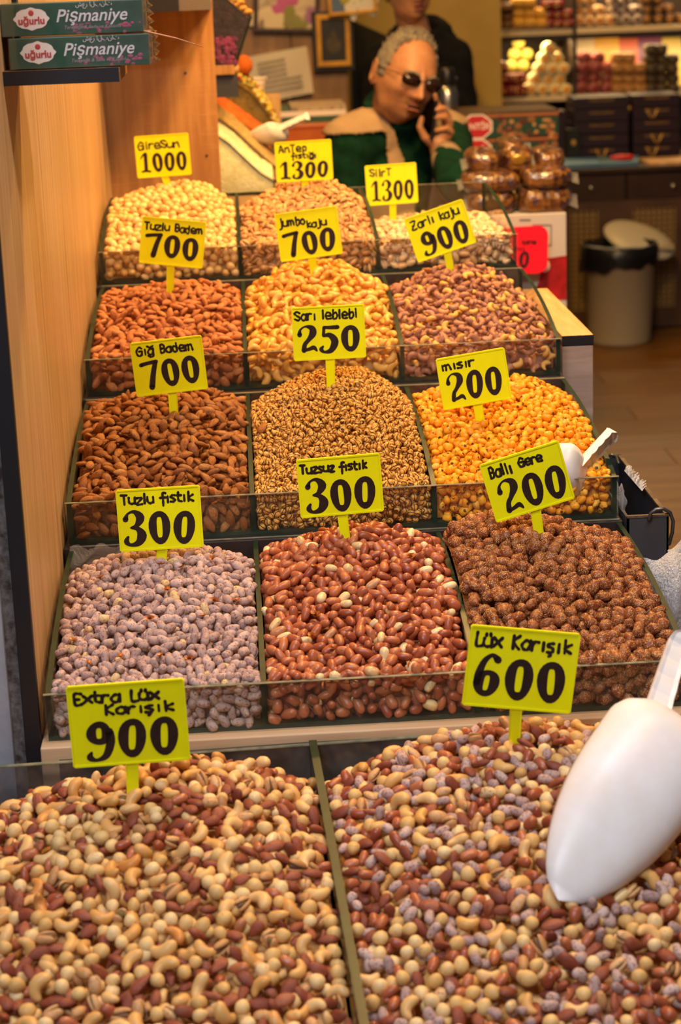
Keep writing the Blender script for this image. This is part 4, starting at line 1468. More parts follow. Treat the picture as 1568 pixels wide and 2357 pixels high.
MB().prism([(p.x, p.z) for p in q], 1, .845, .85, 0, 1).build('end_pane', [GLASS, EDGE], t)
MB().prism([(q[1].x - .004, q[1].z), (q[1].x, q[1].z), (q[2].x, q[2].z), (q[2].x - .004, q[2].z)], 1, .85, 1.15, 0).build('front_pane', [EDGE], t)
q2 = [at(a, b, .85) for a, b in ((490, 147), (540, 147), (573, 44), (528, 2), (490, -22))]
MB().prism([(p.x, p.z) for p in q2], 1, .852, 1.14).build('petals', PURPLE, t)
g = random.Random(9)
mb = MB()
for k in range(60):
    a = at(g.uniform(500, 545), g.uniform(88, 146), .85)
    mb.ball(a, (g.uniform(.004, .009), .003, g.uniform(.003, .008)), 7, 5)
mb.build('pink_blossoms', MAGENTA, t)
for k, (a, b) in enumerate(((532, 8), (546, 12), (558, 20), (570, 28), (540, 0), (552, 6))):
    r = .010
    tag(MB().ball(at(a, b, .93), (r * 1.2, r, r * .8), 10, 7).build('dried_fruit', mat('dried_orange_slice', 'd89a3c', .7, var='7a4a1c', scale=60)), 'amber dried fruit piece on the glass petal box', 'fruit', 'dried fruit on the petal box')
tag(MB().ball(at(562, 150, 1.6), (.022, .02, .026), 14, 10).build('orange_pouch', ORANGE), 'round orange pouch behind the charcoal shelf fascia', 'pouch')
tub = thing('cream_tub', at(575, 205, 1.75), 'cream stacked tub half hidden behind the fruit tea', 'tub')
for k in range(3):
    c = at(580 + k * 3, 216 - k * 12, 2.0)
    MB().lathe([(0, 0), (.032, 0), (.034, .012), (.036, .0125), (.036, .016), (0, .016)], c).build('lid', CREAMY, tub, smooth=False)

# ------------------------------------------------------------------ shop wall pictures
FR_D = mat('dark_wood_frame', '2e1812', .4)
FR_G = mat('gold_frame', 'b07c1c', .35, var='c8942c', scale=20)
FR_K = mat('black_frame', '120e0c', .4)


def blotches(name, base, cols, scale):
    N = Nodes(name)
    tc = N.n('ShaderNodeTexCoord')
    vo = N.n('ShaderNodeTexVoronoi', in_Scale=scale, feature='SMOOTH_F1')
    nz = N.n('ShaderNodeTexNoise', in_Scale=scale * .7, in_Detail=4.0)
    N.l(tc.outputs['Object'], nz.inputs['Vector'])
    N.l(nz.outputs['Color'], vo.inputs['Vector'])
    n2 = N.n('ShaderNodeTexNoise', in_Scale=scale * .45, in_Detail=3.0)
    N.l(tc.outputs['Object'], n2.inputs['Vector'])
    N.l(N.ramp(n2.outputs[0], [(.3 + .4 * i / (len(cols) - 1), c) for i, c in enumerate(cols)]), N.b.inputs['Base Color'])
    N.b.inputs['Roughness'].default_value = .4
    return N.m


def picture(quad, Y, border, frame_m, pic_m, label, extra=None, mat2=None):
    c = [at(p[0], p[1], Y) for p in quad]
    ex = (c[1] - c[0]).normalized()
    ey = (c[0] - c[3]).normalized()
    w, h = (c[1] - c[0]).length, (c[0] - c[3]).length
    P = lambda x, y, z: c[3] + ex * x + ey * y + Vector((0, -z, 0))
    t = thing('framed_picture', (c[3] + c[2]) / 2, label, 'picture' if label else None)
    mb = MB()
    for x0, y0, x1, y1 in ((0, 0, w, border), (0, h - border, w, h), (0, border, border, h - border), (w - border, border, w, h - border)):
        mb.add([P(x, y, z) for x in (x0, x1) for y in (y0, y1) for z in (0, .014)], [(0, 1, 3, 2), (4, 6, 7, 5), (0, 4, 5, 1), (2, 3, 7, 6), (0, 2, 6, 4), (1, 5, 7, 3)])
    mb.build('frame', frame_m, t, bevel=.002)
    MB().add([P(border, border, .004), P(w - border, border, .004), P(w - border, h - border, .004), P(border, h - border, .004)], [(0, 1, 2, 3)]).build('print', pic_m, t)
    if extra:
        extra(P, w, h, border, t)
    return t


def blossom(P, w, h, b, t):
    mb = MB()
    g = random.Random(2)
    for cx, cy, n, r, k in ((.47, .66, 9, .03, 0), (.86, .32, 5, .022, 1), (.3, .3, 7, .03, 2), (.62, .30, 7, .03, 3), (.12, .3, 5, .03, 2)):
        for i in range(n):
            p = P(w * cx + g.uniform(-.03, .03), h * cy + g.uniform(-.03, .03), .005)
            mb.ball(p, (r * g.uniform(.5, 1), .001, r * g.uniform(.5, 1)), 8, 5, k)
    mb.build('print_shapes', [mat('print_pink', 'b0508a', .5), mat('print_mauve', '94618a', .5), mat('print_cream', 'cdbb98', .5), mat('print_olive', '7d7a3a', .5)], t)


picture([(585, -36), (737, -34), (736, 80), (583, 75)], 3.59, .016, FR_D, blotches('flower_print', 'a89a80', ['3a2b26', '8d7c62', 'c2b294', '6e5a68'], 22), 'dark framed flower picture high on the panelled wall', blossom)


def drop(P, w, h, b, t):
    pts = []
    for k in range(28):
        a = 2 * PI * k / 28
        r = 1 - .0
        y = math.sin(a)
        pts.append(P(w * .5 + w * .23 * math.cos(a) * (1 - max(0, y) * .75), h * .42 + h * (.17 * y if y < 0 else .30 * y), .005))
    MB().add(pts, [tuple(range(28))]).build('print_shape', mat('print_bronze', '4c3d20', .5, var='2c2416', scale=60), t)


outer = picture([(716, 26), (812, 22), (817, 158), (722, 166)], 3.585, .018, FR_K, FR_G, 'gold and black framed picture of a drop shape on the shop wall', None)
inner = picture([(726, 34), (804, 31), (809, 148), (731, 154)], 3.565, .017, FR_G, mat('print_dark', '15110d', .4), None, drop)
for ch in list(outer.children):
    if ch.name.startswith('print'):
        ch.name = 'backing'
for ch in list(inner.children):                # the gold mount and its print belong to the same picture
    ch.parent = outer
    ch.location += inner.location - outer.location
    if ch.name.startswith('frame'):
        ch.name = 'mount'
bpy.data.objects.remove(inner)


def vase(P, w, h, b, t):
    mb = MB()
    g = random.Random(4)
    for cx, cy, n, k in ((.62, .25, 6, 0), (.78, .3, 6, 0), (.4, .5, 8, 1)):
        for i in range(n):
            mb.ball(P(w * cx + g.uniform(-.03, .03), h * cy + g.uniform(-.04, .04), .005), (g.uniform(.01, .025), .001, g.uniform(.01, .03)), 8, 5, k)
    mb.build('print_shapes', [mat('print_white', 'c8c4b8', .5), mat('print_yellow', '9a8f2c', .5)], t)


picture([(750, -60), (862, -70), (858, 20), (757, 38)], 3.53, .012, FR_G, mat('print_blue', '4a678c', .4, var='2c3c58', scale=14), 'tilted gold framed bluish picture overlapping the drop picture', vase)
# notice
c = [at(p[0], p[1], 3.58) for p in ((562, 130), (706, 108), (722, 213), (632, 236))]
no = thing('paper_notice', c[3], 'creased white paper notice hanging askew on the panelled wall', 'notice')
ex, ey = (c[1] - c[0]).normalized(), Vector((0, 0, 1))
mb = MB()
A, B_, C_, D_ = at(566, 132, 3.58), at(706, 106, 3.575), at(722, 213, 3.57), at(586, 240, 3.58)
n, m = 10, 8
v = []
for i in range(n + 1):
    for j in range(m + 1):
        s, q = i / n, j / m
        p = A.lerp(B_, s).lerp(D_.lerp(C_, s), q)
        p.y += .006 * math.sin(s * 6 + q * 3) - .01 * q
        v.append(p)
mb.add(v, [(i * (m + 1) + j, i * (m + 1) + j + 1, (i + 1) * (m + 1) + j + 1, (i + 1) * (m + 1) + j) for i in range(n) for j in range(m)])
mb.build('sheet', mat('paper', 'c9bda8', .8), no, smooth=True)
mb = MB()
for k in range(7):
    s0, s1, q = .16, (.62 if k < 4 else .85), .16 + k * .105
    a, b = A.lerp(B_, s0).lerp(D_.lerp(C_, s0), q), A.lerp(B_, s1).lerp(D_.lerp(C_, s1), q)
    for z in (0,):
        d = Vector((0, -.016, 0))
        mb.add([a + d, b + d, b + d + Vector((0, 0, -.006)), a + d + Vector((0, 0, -.006))], [(0, 1, 2, 3)])
mb.build('printed_lines', mat('faint_print', '8a8078', .8), no)

# ------------------------------------------------------------------ table behind with cartons
tab = thing('back_table', (.9, 2.6, FZ), 'long low table behind the spice stand carrying cartons of sweets', 'table')
TZ = at(1150, 420, 2.45).z
TX = at(1292, 420, 2.4).x
MB().box((.30, 2.35, TZ - .03), (TX, 2.92, TZ)).build('table_top', WOOD_TOP, tab, bevel=.003)
for x in (.34, TX - .05):
    for y in (2.4, 2.87):
        MB().box((x - .02, y - .02, FZ), (x + .02, y + .02, TZ - .03)).build('leg', CHAR, tab)


def carton(name, x0px, x1px, ytop, ybot, Y, depth, m, label, group=None, cat='box'):
    a, b = at(x0px, ytop, Y), at(x1px, ybot, Y)
    t = thing(name, ((a.x + b.x) / 2, Y + depth / 2, b.z), label, cat, group)
    MB().box((a.x, Y, b.z), (b.x, Y + depth, a.z)).build('carton', m, t, bevel=.0015)
    return t, a, b


ANT_G = mat('green_band_print', '1e4634', .4)
ANT_O = mat('orange_stripe_print', 'b0683a', .45)
BROWN_BOX = mat('brown_carton', '5c4226', .45, var='493a22', scale=10)
zt = None
for i, (yt, yb) in enumerate(((262, 318), (319, 372), (373, 421))):
    t, a, b = carton('sweets_carton', 1024 - i * 3, 1286 - i * 2, yt, yb, 2.5, .26, BROWN_BOX, ['topmost', 'middle', 'lowest'][i] + ' of the green-banded red-badged sweets cartons behind the phone hand', 'green-banded sweets cartons')
    w, h = b.x - a.x, a.z - b.z
    y = 2.4995
    MB().box((a.x, y - .0006, a.z - h * .90), (b.x, y, a.z - h * .26)).build('green_band', ANT_G, t)
    MB().box((a.x, y - .0006, a.z - h * .18), (b.x, y, a.z - h * .10)).build('orange_stripe', ANT_O, t)
    cx, cz = at(1098, (yt + yb) / 2 - 2, 2.5).x, (a.z + b.z) / 2 + .001
    oc = lambda r: [(cx + r * 1.28 * math.cos(PI / 8 + k * PI / 4), cz + r * math.sin(PI / 8 + k * PI / 4)) for k in range(8)]
    MB().prism(oc(h * .46), 1, y - .0016, y - .0006).build('badge_border', CREAMY, t)
    MB().prism(oc(h * .40), 1, y - .0022, y - .0016).build('badge', REDP, t)
    letters('badge_lettering', 'ANTİK', h * .30, (cx, y - .0026, cz), (1, 0, 0), CREAMY, t, bold=.0006)
    mb = MB()
    g = random.Random(i + 20)
    for k in range(34):
        p = at(g.uniform(1150, 1278), g.uniform(yt + 10, yb - 4), 2.4985)
        mb.ball(p, (g.uniform(.006, .016), .0006, g.uniform(.005, .012)), 7, 4, g.randrange(3))
    mb.build('printed_sweets', [mat('print_maroon', '5a231a', .5), mat('print_walnut', '8c5a30', .5), mat('print_nougat', 'b98a58', .5)], t)
t, a, b = carton('sweets_carton', 640, 800, 258, 340, 2.55, .3, mat('green_carton', '2f5a45', .4), 'flat green carton with a cream lid left of the seated man')
MB().box((a.x, 2.548, a.z - .016), (b.x, 2.551, a.z)).build('cream_lid_edge', CREAMY, t)
MB().box((a.x + .04, 2.56, a.z), (b.x, 2.82, a.z + .012)).build('patterned_wrapper', blotches('wrapper_print', '88', ['8a5148', 'c8b49a', '4a3a3a'], 90), t)
t, a, b = carton('sweets_carton', 655, 782, 292, 328, 2.40, .12, mat('orange_carton', 'c8692a', .4, var='b65a22', scale=12), 'orange carton in front of the green carton left of the man')
MB().box((a.x, 2.398, a.z - .008), (b.x, 2.401, a.z - .001)).build('top_edge', mat('deep_orange', 'a8481a', .4), t)
th = thing('thermos_flask', at(1030, 250, 2.62), 'steel thermos flask with a black top behind the phone', 'flask')
c = at(1031, 262, 2.66)
MB().lathe([(0, 0), (.032, 0), (.033, .004), (.033, .062), (.024, .088), (.0, .088)], c).build('body', STEEL, th, smooth=True)
MB().lathe([(.0, .088), (.024, .088), (.026, .094), (.024, .128), (.019, .140), (0, .142)], c).build('cap', mat('black_plastic', '161414', .4), th, smooth=True)
MB().box((c.x + .02, c.y - .006, c.z + .10), (c.x + .034, c.y + .006, c.z + .112)).build('spout', MATS['black_plastic'], th, bevel=.002)

# ------------------------------------------------------------------ bags of nut brittle, white stand, red sign, wooden plinth
NUTBAG = Nodes('bagged_nut_mix')
tc = NUTBAG.n('ShaderNodeTexCoord')
vo = NUTBAG.n('ShaderNodeTexVoronoi', in_Scale=85.0)
NUTBAG.l(tc.outputs['Object'], vo.inputs['Vector'])
NUTBAG.l(NUTBAG.ramp(vo.outputs['Color'], [(0, '241208'), (.25, '5e3616'), (.45, '8a5c22'), (.6, '3c1e10'), (.75, '4a3442'), (.88, '9a7236'), (1, '2e180c')]), NUTBAG.b.inputs['Base Color'])
NUTBAG.b.inputs['Roughness'].default_value = .35
NUTBAG.b.inputs['Coat Weight'].default_value = .9
NUTBAG.b.inputs['Coat Roughness'].default_value = .08
bp = NUTBAG.n('ShaderNodeBump', in_Strength=.7, in_Distance=.004)
NUTBAG.l(vo.outputs['Distance'], bp.inputs['Height'])
NUTBAG.l(bp.outputs[0], NUTBAG.b.inputs['Normal'])
nb = NUTBAG.n('ShaderNodeTexNoise', in_Scale=30.0)
NUTBAG.l(tc.outputs['Object'], nb.inputs['Vector'])
bp2 = NUTBAG.n('ShaderNodeBump', in_Strength=.5, in_Distance=.01)
NUTBAG.l(nb.outputs[0], bp2.inputs['Height'])
NUTBAG.l(bp2.outputs[0], NUTBAG.b.inputs['Coat Normal'])
BY = 1.25
BAGS = [(1068, 432, 1182, 496, 'bottom row, half hidden behind the tray end'), (1186, 424, 1310, 492, 'bottom row on the white stand'), (1060, 392, 1194, 440, 'middle row, beside the man\'s elbow'),
        (1192, 380, 1312, 432, 'middle row, wide one at the outer end'), (1068, 342, 1148, 400, 'top row, next to the man\'s sleeve'), (1149, 334, 1222, 398, 'top row, with a round gold sticker'), (1220, 338, 1296, 388, 'top row at the outer end'), (1146, 318, 1204, 346, 'topmost of the pile')]
g = np.random.default_rng(8)
for k, (x0, y0, x1, y1, w) in enumerate(BAGS):
    Y = BY + (.05 if k in (4, 5, 6) else .1 if k == 7 else 0)
    a, b = at(x0, y0, Y), at(x1, y1, Y)
    c = (a + b) / 2
    rx, rz = (b.x - a.x) / 2, (a.z - b.z) / 2
    v, n, m = [], 24, 16
    ph = g.uniform(0, 6, 4)
    pw = lambda q, e: math.copysign(abs(q) ** e, q)
    for i in range(m + 1):
        la = -PI / 2 + PI * i / m
        for j in range(n):
            lo = 2 * PI * j / n
            d = 1 + .05 * math.sin(3 * lo + ph[0]) * math.cos(2 * la + ph[1]) + .03 * math.sin(7 * lo + ph[2])
            v.append((c.x + rx * d * pw(math.cos(la), .6) * pw(math.cos(lo), .55), c.y + .075 * d * pw(math.cos(la), .6) * pw(math.sin(lo), .55), c.z + rz * d * pw(math.sin(la), .7)))
    t = thing('nut_bag', (c.x, c.y, b.z), 'clear bag of brown nut mix, ' + w, 'bag', 'stacked bags of nut mix')
    MB().add(v, [(i * n + j, i * n + (j + 1) % n, (i + 1) * n + (j + 1) % n, (i + 1) * n + j) for i in range(m) for j in range(n)]).build('filled_bag', NUTBAG.m, t, smooth=True)
    q = MB()                                     # gathered flap of the bag's end
    s = 1 if k % 2 else -1
    q.add([(c.x + s * rx * .9, c.y - .05, c.z - rz * .3), (c.x + s * (rx + .012), c.y - .06, c.z - rz * .5), (c.x + s * (rx + .014), c.y - .03, c.z + rz * .3), (c.x + s * rx * .9, c.y - .04, c.z + rz * .4)], [(0, 1, 2, 3)])
    q.build('sealed_end', MATS['film'], t)
    if k == 5:
        MB().ball((c.x - .002, c.y - .078, c.z + rz * .2), (.018, .003, .013), 16, 6).build('gold_sticker', mat('gold_foil', 'd0a040', .25, .7), t)

WHITEB = mat('white_printed_carton', 'c4bdb8', .5)
a, b = at(1150, 496, 1.17), at(1305, 690, 1.17)
ws = thing('printed_stand', ((a.x + b.x) / 2, 1.3, FZ), 'white cardboard stand with red fruit print under the stacked bags', 'stand')
MB().box((a.x - .12, 1.17, FZ), (b.x, 1.42, a.z)).build('carton', WHITEB, ws, bevel=.002)
Yp = 1.1695


def patch(pts, m, name, parent, Y, d=.0008):
    return MB().prism([(at(x, y, Y).x, at(x, y, Y).z) for x, y in pts], 1, Y - d, Y).build(name, m, parent)


REDFRUIT = mat('red_fruit_print', 'b81c1c', .45, var='8a1010', scale=40)
patch([(1246, 616), (1262, 594), (1304, 588), (1304, 690), (1222, 690), (1240, 650)], REDFRUIT, 'printed_fruit', ws, Yp)
for x0, y0, x1, y1 in ((1226, 517, 1270, 519), (1268, 517, 1270, 566), (1244, 564, 1270, 566), (1196, 505, 1222, 508)):
    patch([(x0, y0), (x1, y0), (x1, y1), (x0, y1)], mat('grey_line_print', '4a4644', .5), 'printed_line', ws, Yp)
MB().ball(at(1255, 612, 1.168), (.012, .0012, .016), 12, 6).build('printed_blossom', CREAMY, ws)
rs = thing('red_price_card', at(1210, 630, 1.12), 'rounded neon red price card with a zero beside the pale pistachios', 'price card')
SGN = mat('neon_red_card', 'ee1430', .45)
SGN.node_tree.nodes['Principled BSDF'].inputs['Base Color'].default_value = (1.0, .006, .03, 1)
pts = [(1150, 524), (1240, 519)] + [(1240 + 22 * math.sin(k * PI / 12), 541 - 22 * math.cos(k * PI / 12)) for k in range(1, 6)] + [(1262, 541), (1261, 600)] + [(1238 + 23 * math.cos(k * PI / 12), 604 + 24 * math.sin(k * PI / 12)) for k in range(1, 6)] + [(1236, 629), (1150, 632)]
patch(pts, SGN, 'card', rs, 1.12, .002)
o = at(1208, 597, 1.117)
s = (at(1225, 597, 1.117) - o).length / 17
mb = MB()
P0 = lambda x, y, z: o + Vector((x * s, -.0015 - z, y * s))
bold_digits(mb, P0, '0', -14, -18, 27, 38, 0)
pen_text(mb, P0, 'tane', -6, 36, 9, 34, 0, 2.2)
pen_text(mb, P0, 'fisk', -26, 22, 7, 28, 0, 1.4)
mb.build('lettering', mat('dull_ink', '3a1420', .5), rs)
pl = thing('wood_plinth', (.78, -.2, FZ), 'waist-high oak laminate plinth with a black edged top beside the trays', 'plinth')
MB().box((.762, -.450, FZ), (.8125, .026, -.066)).build('carcass', WOOD_PLINTH, pl, bevel=.001)
MB().box((.762, -.4505, -.066), (.8130, .026, -.0585)).build('black_edge', DARK, pl, bevel=.0008)
MB().box((.762, -.4505, -.0585), (.8130, .026, -.048)).build('top_board', WOOD_TOP, pl, bevel=.001)
MB().box((.7618, -.4512, -.064), (.8134, -.4503, -.0485)).build('front_edge', DARK, pl)

# ------------------------------------------------------------------ dark bin with wire handle and plastic bags at the side
cr = thing('storage_bin', (.87, -.83, FZ), 'open charcoal metal bin with a worn rim and a looped wire handle', 'bin')
zc = -.2008
CH2 = mat('charcoal_metal', '3c3d46', .5, var='33343c', scale=12)
RIMW = mat('worn_brown_rim', '3a2c24', .6, var='6a5848', scale=80)
x0, x1, y0, y1 = .760, .8176, -1.0, -.655
for lo, hi in (((x0, y0, -.62), (x1, y0 + .004, zc)), ((x0, y1 - .004, -.62), (x1, y1, zc)), ((x0, y0, -.62), (x0 + .003, y1, zc)), ((x1 - .003, y0, -.62), (x1, y1, zc))):
    MB().box(lo, hi).build('panel', CH2, cr)
MB().box((x0, y0, -.63), (x1, y1, -.62)).build('bin_base', CH2, cr)
MB().box((x0 + .004, y0 + .004, FZ), (x1 - .004, y1 - .004, -.63)).build('pedestal', DARK, cr)
for lo, hi in (((x0, y0 - .001, zc), (x1 + .001, y0 + .005, zc + .003)), ((x1 - .005, y0, zc), (x1 + .001, y1, zc + .003)), ((x0, y1 - .005, zc), (x1, y1 + .001, zc + .003))):
    MB().box(lo, hi).build('rim', RIMW, cr)
pts = [at(a, b, -1.004) for a, b in ((1494, 1196), (1498, 1182), (1510, 1173), (1528, 1171), (1543, 1180), (1550, 1200), (1548, 1225), (1541, 1252))]
MB().tube(pts, .0026, 10).build('wire_handle', mat('grey_wire', '55565c', .35, .8), cr, smooth=True)
pts = [at_z(a, b, zc + .012) for a, b in ((1396, 1052), (1408, 1046), (1420, 1052), (1424, 1066))]
MB().tube(pts, .0026, 8).build('wire_handle', MATS['grey_wire'], cr, smooth=True)
PLAST = Nodes('thin_white_plastic')
PLAST.b.inputs['Base Color'].default_value = lin('e6e2e2')
PLAST.b.inputs['Roughness'].default_value = .3
PLAST.b.inputs['Transmission Weight'].default_value = .15
PLAST.b.inputs['Alpha'].default_value = .9
nz = PLAST.n('ShaderNodeTexNoise', in_Scale=38.0, in_Detail=4.0)
bp = PLAST.n('ShaderNodeBump', in_Strength=.7, in_Distance=.01)
PLAST.l(nz.outputs[0], bp.inputs['Height'])
PLAST.l(bp.outputs[0], PLAST.b.inputs['Normal'])


def crumpled(name, quad, Y, bulge, label, m, seed, nn=18):
    c = [at(a, b, Y) for a, b in quad]
    g = np.random.default_rng(seed)
    ph = g.uniform(0, 6, 8)
    v = []
    for side in (0, 1):
        for i in range(nn + 1):
            for j in range(nn + 1):
                s, q = i / nn, j / nn
                p = c[0].lerp(c[1], s).lerp(c[3].lerp(c[2], s), q)
                e = (math.sin(s * PI) * math.sin(q * PI)) ** .5
                d = bulge * e * (1 + .35 * math.sin(s * 9 + ph[0] + 4 * q) + .25 * abs(math.sin(q * 11 + ph[1] + 5 * s)) + .2 * abs(math.sin((s + q) * 14 + ph[2])))
                p.y += d * (-1 if side == 0 else .6)
                p.x += .004 * math.sin(q * 13 + ph[3]) * (s - .5)
                p.z += .004 * math.sin(s * 11 + ph[4])
                v.append(p)
    k = (nn + 1) ** 2
    f = []
    for side in (0, 1):
        f += [tuple(side * k + a for a in (i * (nn + 1) + j, i * (nn + 1) + j + 1, (i + 1) * (nn + 1) + j + 1, (i + 1) * (nn + 1) + j)) for i in range(nn) for j in range(nn)]
    return tag(MB().add(v, f).build(name, m, None, smooth=True), label, 'bag')


crumpled('plastic_bag', [(1480, 1290), (1600, 1262), (1640, 1620), (1500, 1600)], -1.13, .028, 'crumpled white plastic bag hanging beside the sesame peanut tray', PLAST.m, 1)
crumpled('plastic_bag', [(1540, 1262), (1640, 1205), (1650, 1330), (1540, 1300)], -1.06, .02, 'small white plastic bag tied to the wire handle of the bin', PLAST.m, 2)
crumpled('plastic_bag', [(1416, 1108), (1440, 1124), (1444, 1200), (1416, 1200)], -.93, .006, 'thin clear plastic bag between the corn nut tray and the bin', PLAST.m, 3)
wsm = glass('clear_wrap', 'eef0f6', haze=.16)
crumpled('plastic_bag', [(1530, 1370), (1600, 1340), (1620, 1520), (1545, 1500)], -1.21, .012, 'glossy clear wrapper in front of the white plastic bag', wsm, 4)
mb = MB()
g = random.Random(6)
for k in range(60):                               # frayed white sack edge inside the bin
    s = k / 59
    p = at_z(1438 + 40 * s, 1084 + 46 * s, zc + .004)
    d = Vector((g.uniform(.000, .010), g.uniform(-.004, .008), g.uniform(.002, .012)))
    mb.tube([p, p + d * .5 + Vector((0, 0, .002)), p + d], .0006, 4, caps=False)
tag(mb.build('frayed_sack', mat('white_fibre', 'd8d4d0', .8)), 'frayed white woven sack edge poking over the bin rim', 'sack')

# ------------------------------------------------------------------ counter, pedal bin
ct = thing('shop_counter', (2.0, 4.8, FZ), 'dark brown counter with drawers and pierced lattice panels at the rear', 'counter')
CB = mat('dark_brown_lacquer', '2c1a10', .4, var='3a2416', scale=6)
CFR = mat('brown_frame_wood', '54381f', .5, var='442c18', scale=8)
zt = at(1400, 386, 4.4).z
x0 = at(1300, 400, 4.4).x
MB().box((x0, 4.42, FZ), (3.0, 5.0, zt - .03)).build('carcass', BLACK, ct)
MB().box((x0 - .02, 4.385, zt - .022), (3.02, 5.05, zt)).build('counter_top', CB, ct, bevel=.003)
MB().box((at(1482, 380, 4.5).x, 4.39, zt), (3.0, 4.62, zt + .012)).build('pale_strip', WOOD_TOP, ct)
zd0, zd1 = at(1400, 404, 4.4).z, at(1400, 462, 4.4).z
for k, (a, b) in enumerate(((1306, 1440), (1444, 1600))):
    dr = MB().box((at(a, 430, 4.4).x, 4.395, zd1), (at(b, 430, 4.4).x, 4.42, zd0)).build('drawer', CB, ct, bevel=.003)
    kp = at((1361, 1550)[k], (433, 428)[k], 4.39)
    MB().ball(kp, .011, 12, 8).build('knob', STEEL, dr, smooth=True)
for a, b in ((1300, 1312), (1378, 1456), (1556, 1600)):
    MB().box((at(a, 480, 4.4).x, 4.398, FZ), (at(b, 480, 4.4).x, 4.42, zd1)).build('stile', CFR, ct)
MB().box((x0, 4.399, zd1 - .035), (3.0, 4.42, zd1)).build('rail', CFR, ct)
MB().box((x0, 4.399, FZ), (3.0, 4.42, FZ + .08)).build('rail', CFR, ct)
LAT = mat('lattice_board', '8a6c3c', .6)
for a, b in ((1312, 1378), (1456, 1556)):
    xa, xb = at(a, 480, 4.4).x, at(b, 480, 4.4).x
    mb = MB()
    z0, z1 = FZ + .08, zd1 - .035
    st = .0215
    n = int((xb - xa) / st)
    for k in range(n + 1):
        x = xa + (xb - xa) * k / n
        mb.box((x - .0052, 4.402, z0), (x + .0052, 4.408, z1))
    m = int((z1 - z0) / st)
    for k in range(m + 1):
        z = z0 + (z1 - z0) * k / m
        mb.box((xa, 4.404, z - .0052), (xb, 4.410, z + .0052))
    o = mb.build('lattice', LAT, ct)
    o['kind'] = 'stuff'
bd = thing('cutting_board', at(1385, 388, 4.6), 'blue cutting board on the rear counter', 'board')
p, q = at(1288, 396, 4.42), at(1470, 396, 4.42)
MB().add([(p.x - .03, 4.41, zt), (q.x, 4.41, zt), (q.x + .05, 4.66, zt), (p.x - .01, 4.66, zt), (p.x - .03, 4.41, zt + .018), (q.x, 4.41, zt + .018), (q.x + .05, 4.66, zt + .018), (p.x - .01, 4.66, zt + .018)],
         [(0, 3, 2, 1), (4, 5, 6, 7), (0, 1, 5, 4), (1, 2, 6, 5), (2, 3, 7, 6), (3, 0, 4, 7)]).build('slab', mat('blue_board', '3c6a8c', .5, var='4a7896', scale=9), bd, bevel=.003)
kn = thing('knife', at(1410, 386, 4.5), 'kitchen knife with a bright red handle on the blue board', 'knife')
zk = zt + .0185
xh, xe, xt_ = at(1410, 386, 4.48).x, at(1452, 386, 4.48).x, at(1375, 386, 4.48).x
MB().tube([(xh, 4.48, zk + .012), ((xh + xe) / 2, 4.475, zk + .013), (xe, 4.47, zk + .012)], [.009, .0125, .011], 10).build('handle', mat('red_plastic', 'd01018', .35), kn, smooth=True)
MB().box((xt_, 4.47, zk), (xh, 4.485, zk + .004)).build('blade', STEEL, kn)

tb = thing('pedal_bin', (1.75, 4.1, FZ), 'beige plastic waste bin with a black liner and its lid swung open', 'bin')
BEI = mat('beige_plastic', 'a59a82', .45)
c = at(1430, 793, 4.02)
cx = (at(1345, 690, 4.1).x + at(1512, 690, 4.1).x) / 2
cy = 4.12
rt = (at(1512, 600, 4.1).x - at(1345, 600, 4.1).x) / 2
zt2 = at(1430, 572, 4.1).z
MB().lathe([(0, 0), (rt * .83, 0), (rt * .86, .012), (rt * .98, zt2 - FZ), (rt * 1.03, zt2 - FZ + .003), (rt * 1.03, zt2 - FZ + .012), (rt * .96, zt2 - FZ + .012), (rt * .84, .02), (0, .02)], (cx, cy, FZ), 40).build('body', BEI, tb, smooth=True)
LIN = mat('black_liner_film', '0e0d0e', .35, bump=.8, bump_scale=30)
pr = []
v, n = [], 60
for k, (r, z) in enumerate(((1.045, -.062), (1.06, -.03), (1.055, .012), (.98, .022), (.9, -.01), (.6, -.03), (0.02, -.035))):
    for j in range(n):
        a = 2 * PI * j / n
        wob = (.007 * math.sin(7 * a + 1) + .005 * math.sin(13 * a)) * (1 if k == 0 else .4)
        v.append((cx + rt * r * (1 + wob * .5) * math.cos(a) - .01 * (k == 0), cy + rt * r * math.sin(a), zt2 + z + (wob if k < 3 else wob * .5) - (.02 * max(0, -math.cos(a)) if k == 0 else 0)))
MB().add(v, [(i * n + j, i * n + (j + 1) % n, (i + 1) * n + (j + 1) % n, (i + 1) * n + j) for i in range(6) for j in range(n)]).build('liner', LIN, tb, smooth=True)
a_, b_ = at(1388, 532, 4.18), at(1572, 576, 4.18)
R = Matrix.Rotation(math.atan2(-(b_.z - a_.z), b_.x - a_.x), 3, 'Y')
MB().lathe([(0, .018), (rt * .6, .016), (rt * .98, .004), (rt * 1.04, -.006), (rt * 1.02, -.010), (0, -.004)], (a_ + b_) / 2 + Vector((0, .06, .0)), 40, 0, R @ Matrix.Rotation(.35, 3, 'X')).build('lid', mat('cream_plastic', 'c8bfa6', .4), tb, smooth=True)
hp = at(1530, 578, 4.18)
MB().box((hp.x - .03, 4.14, zt2 - .02), (hp.x + .03, 4.2, hp.z + .02)).build('hinge', BEI, tb, bevel=.005)

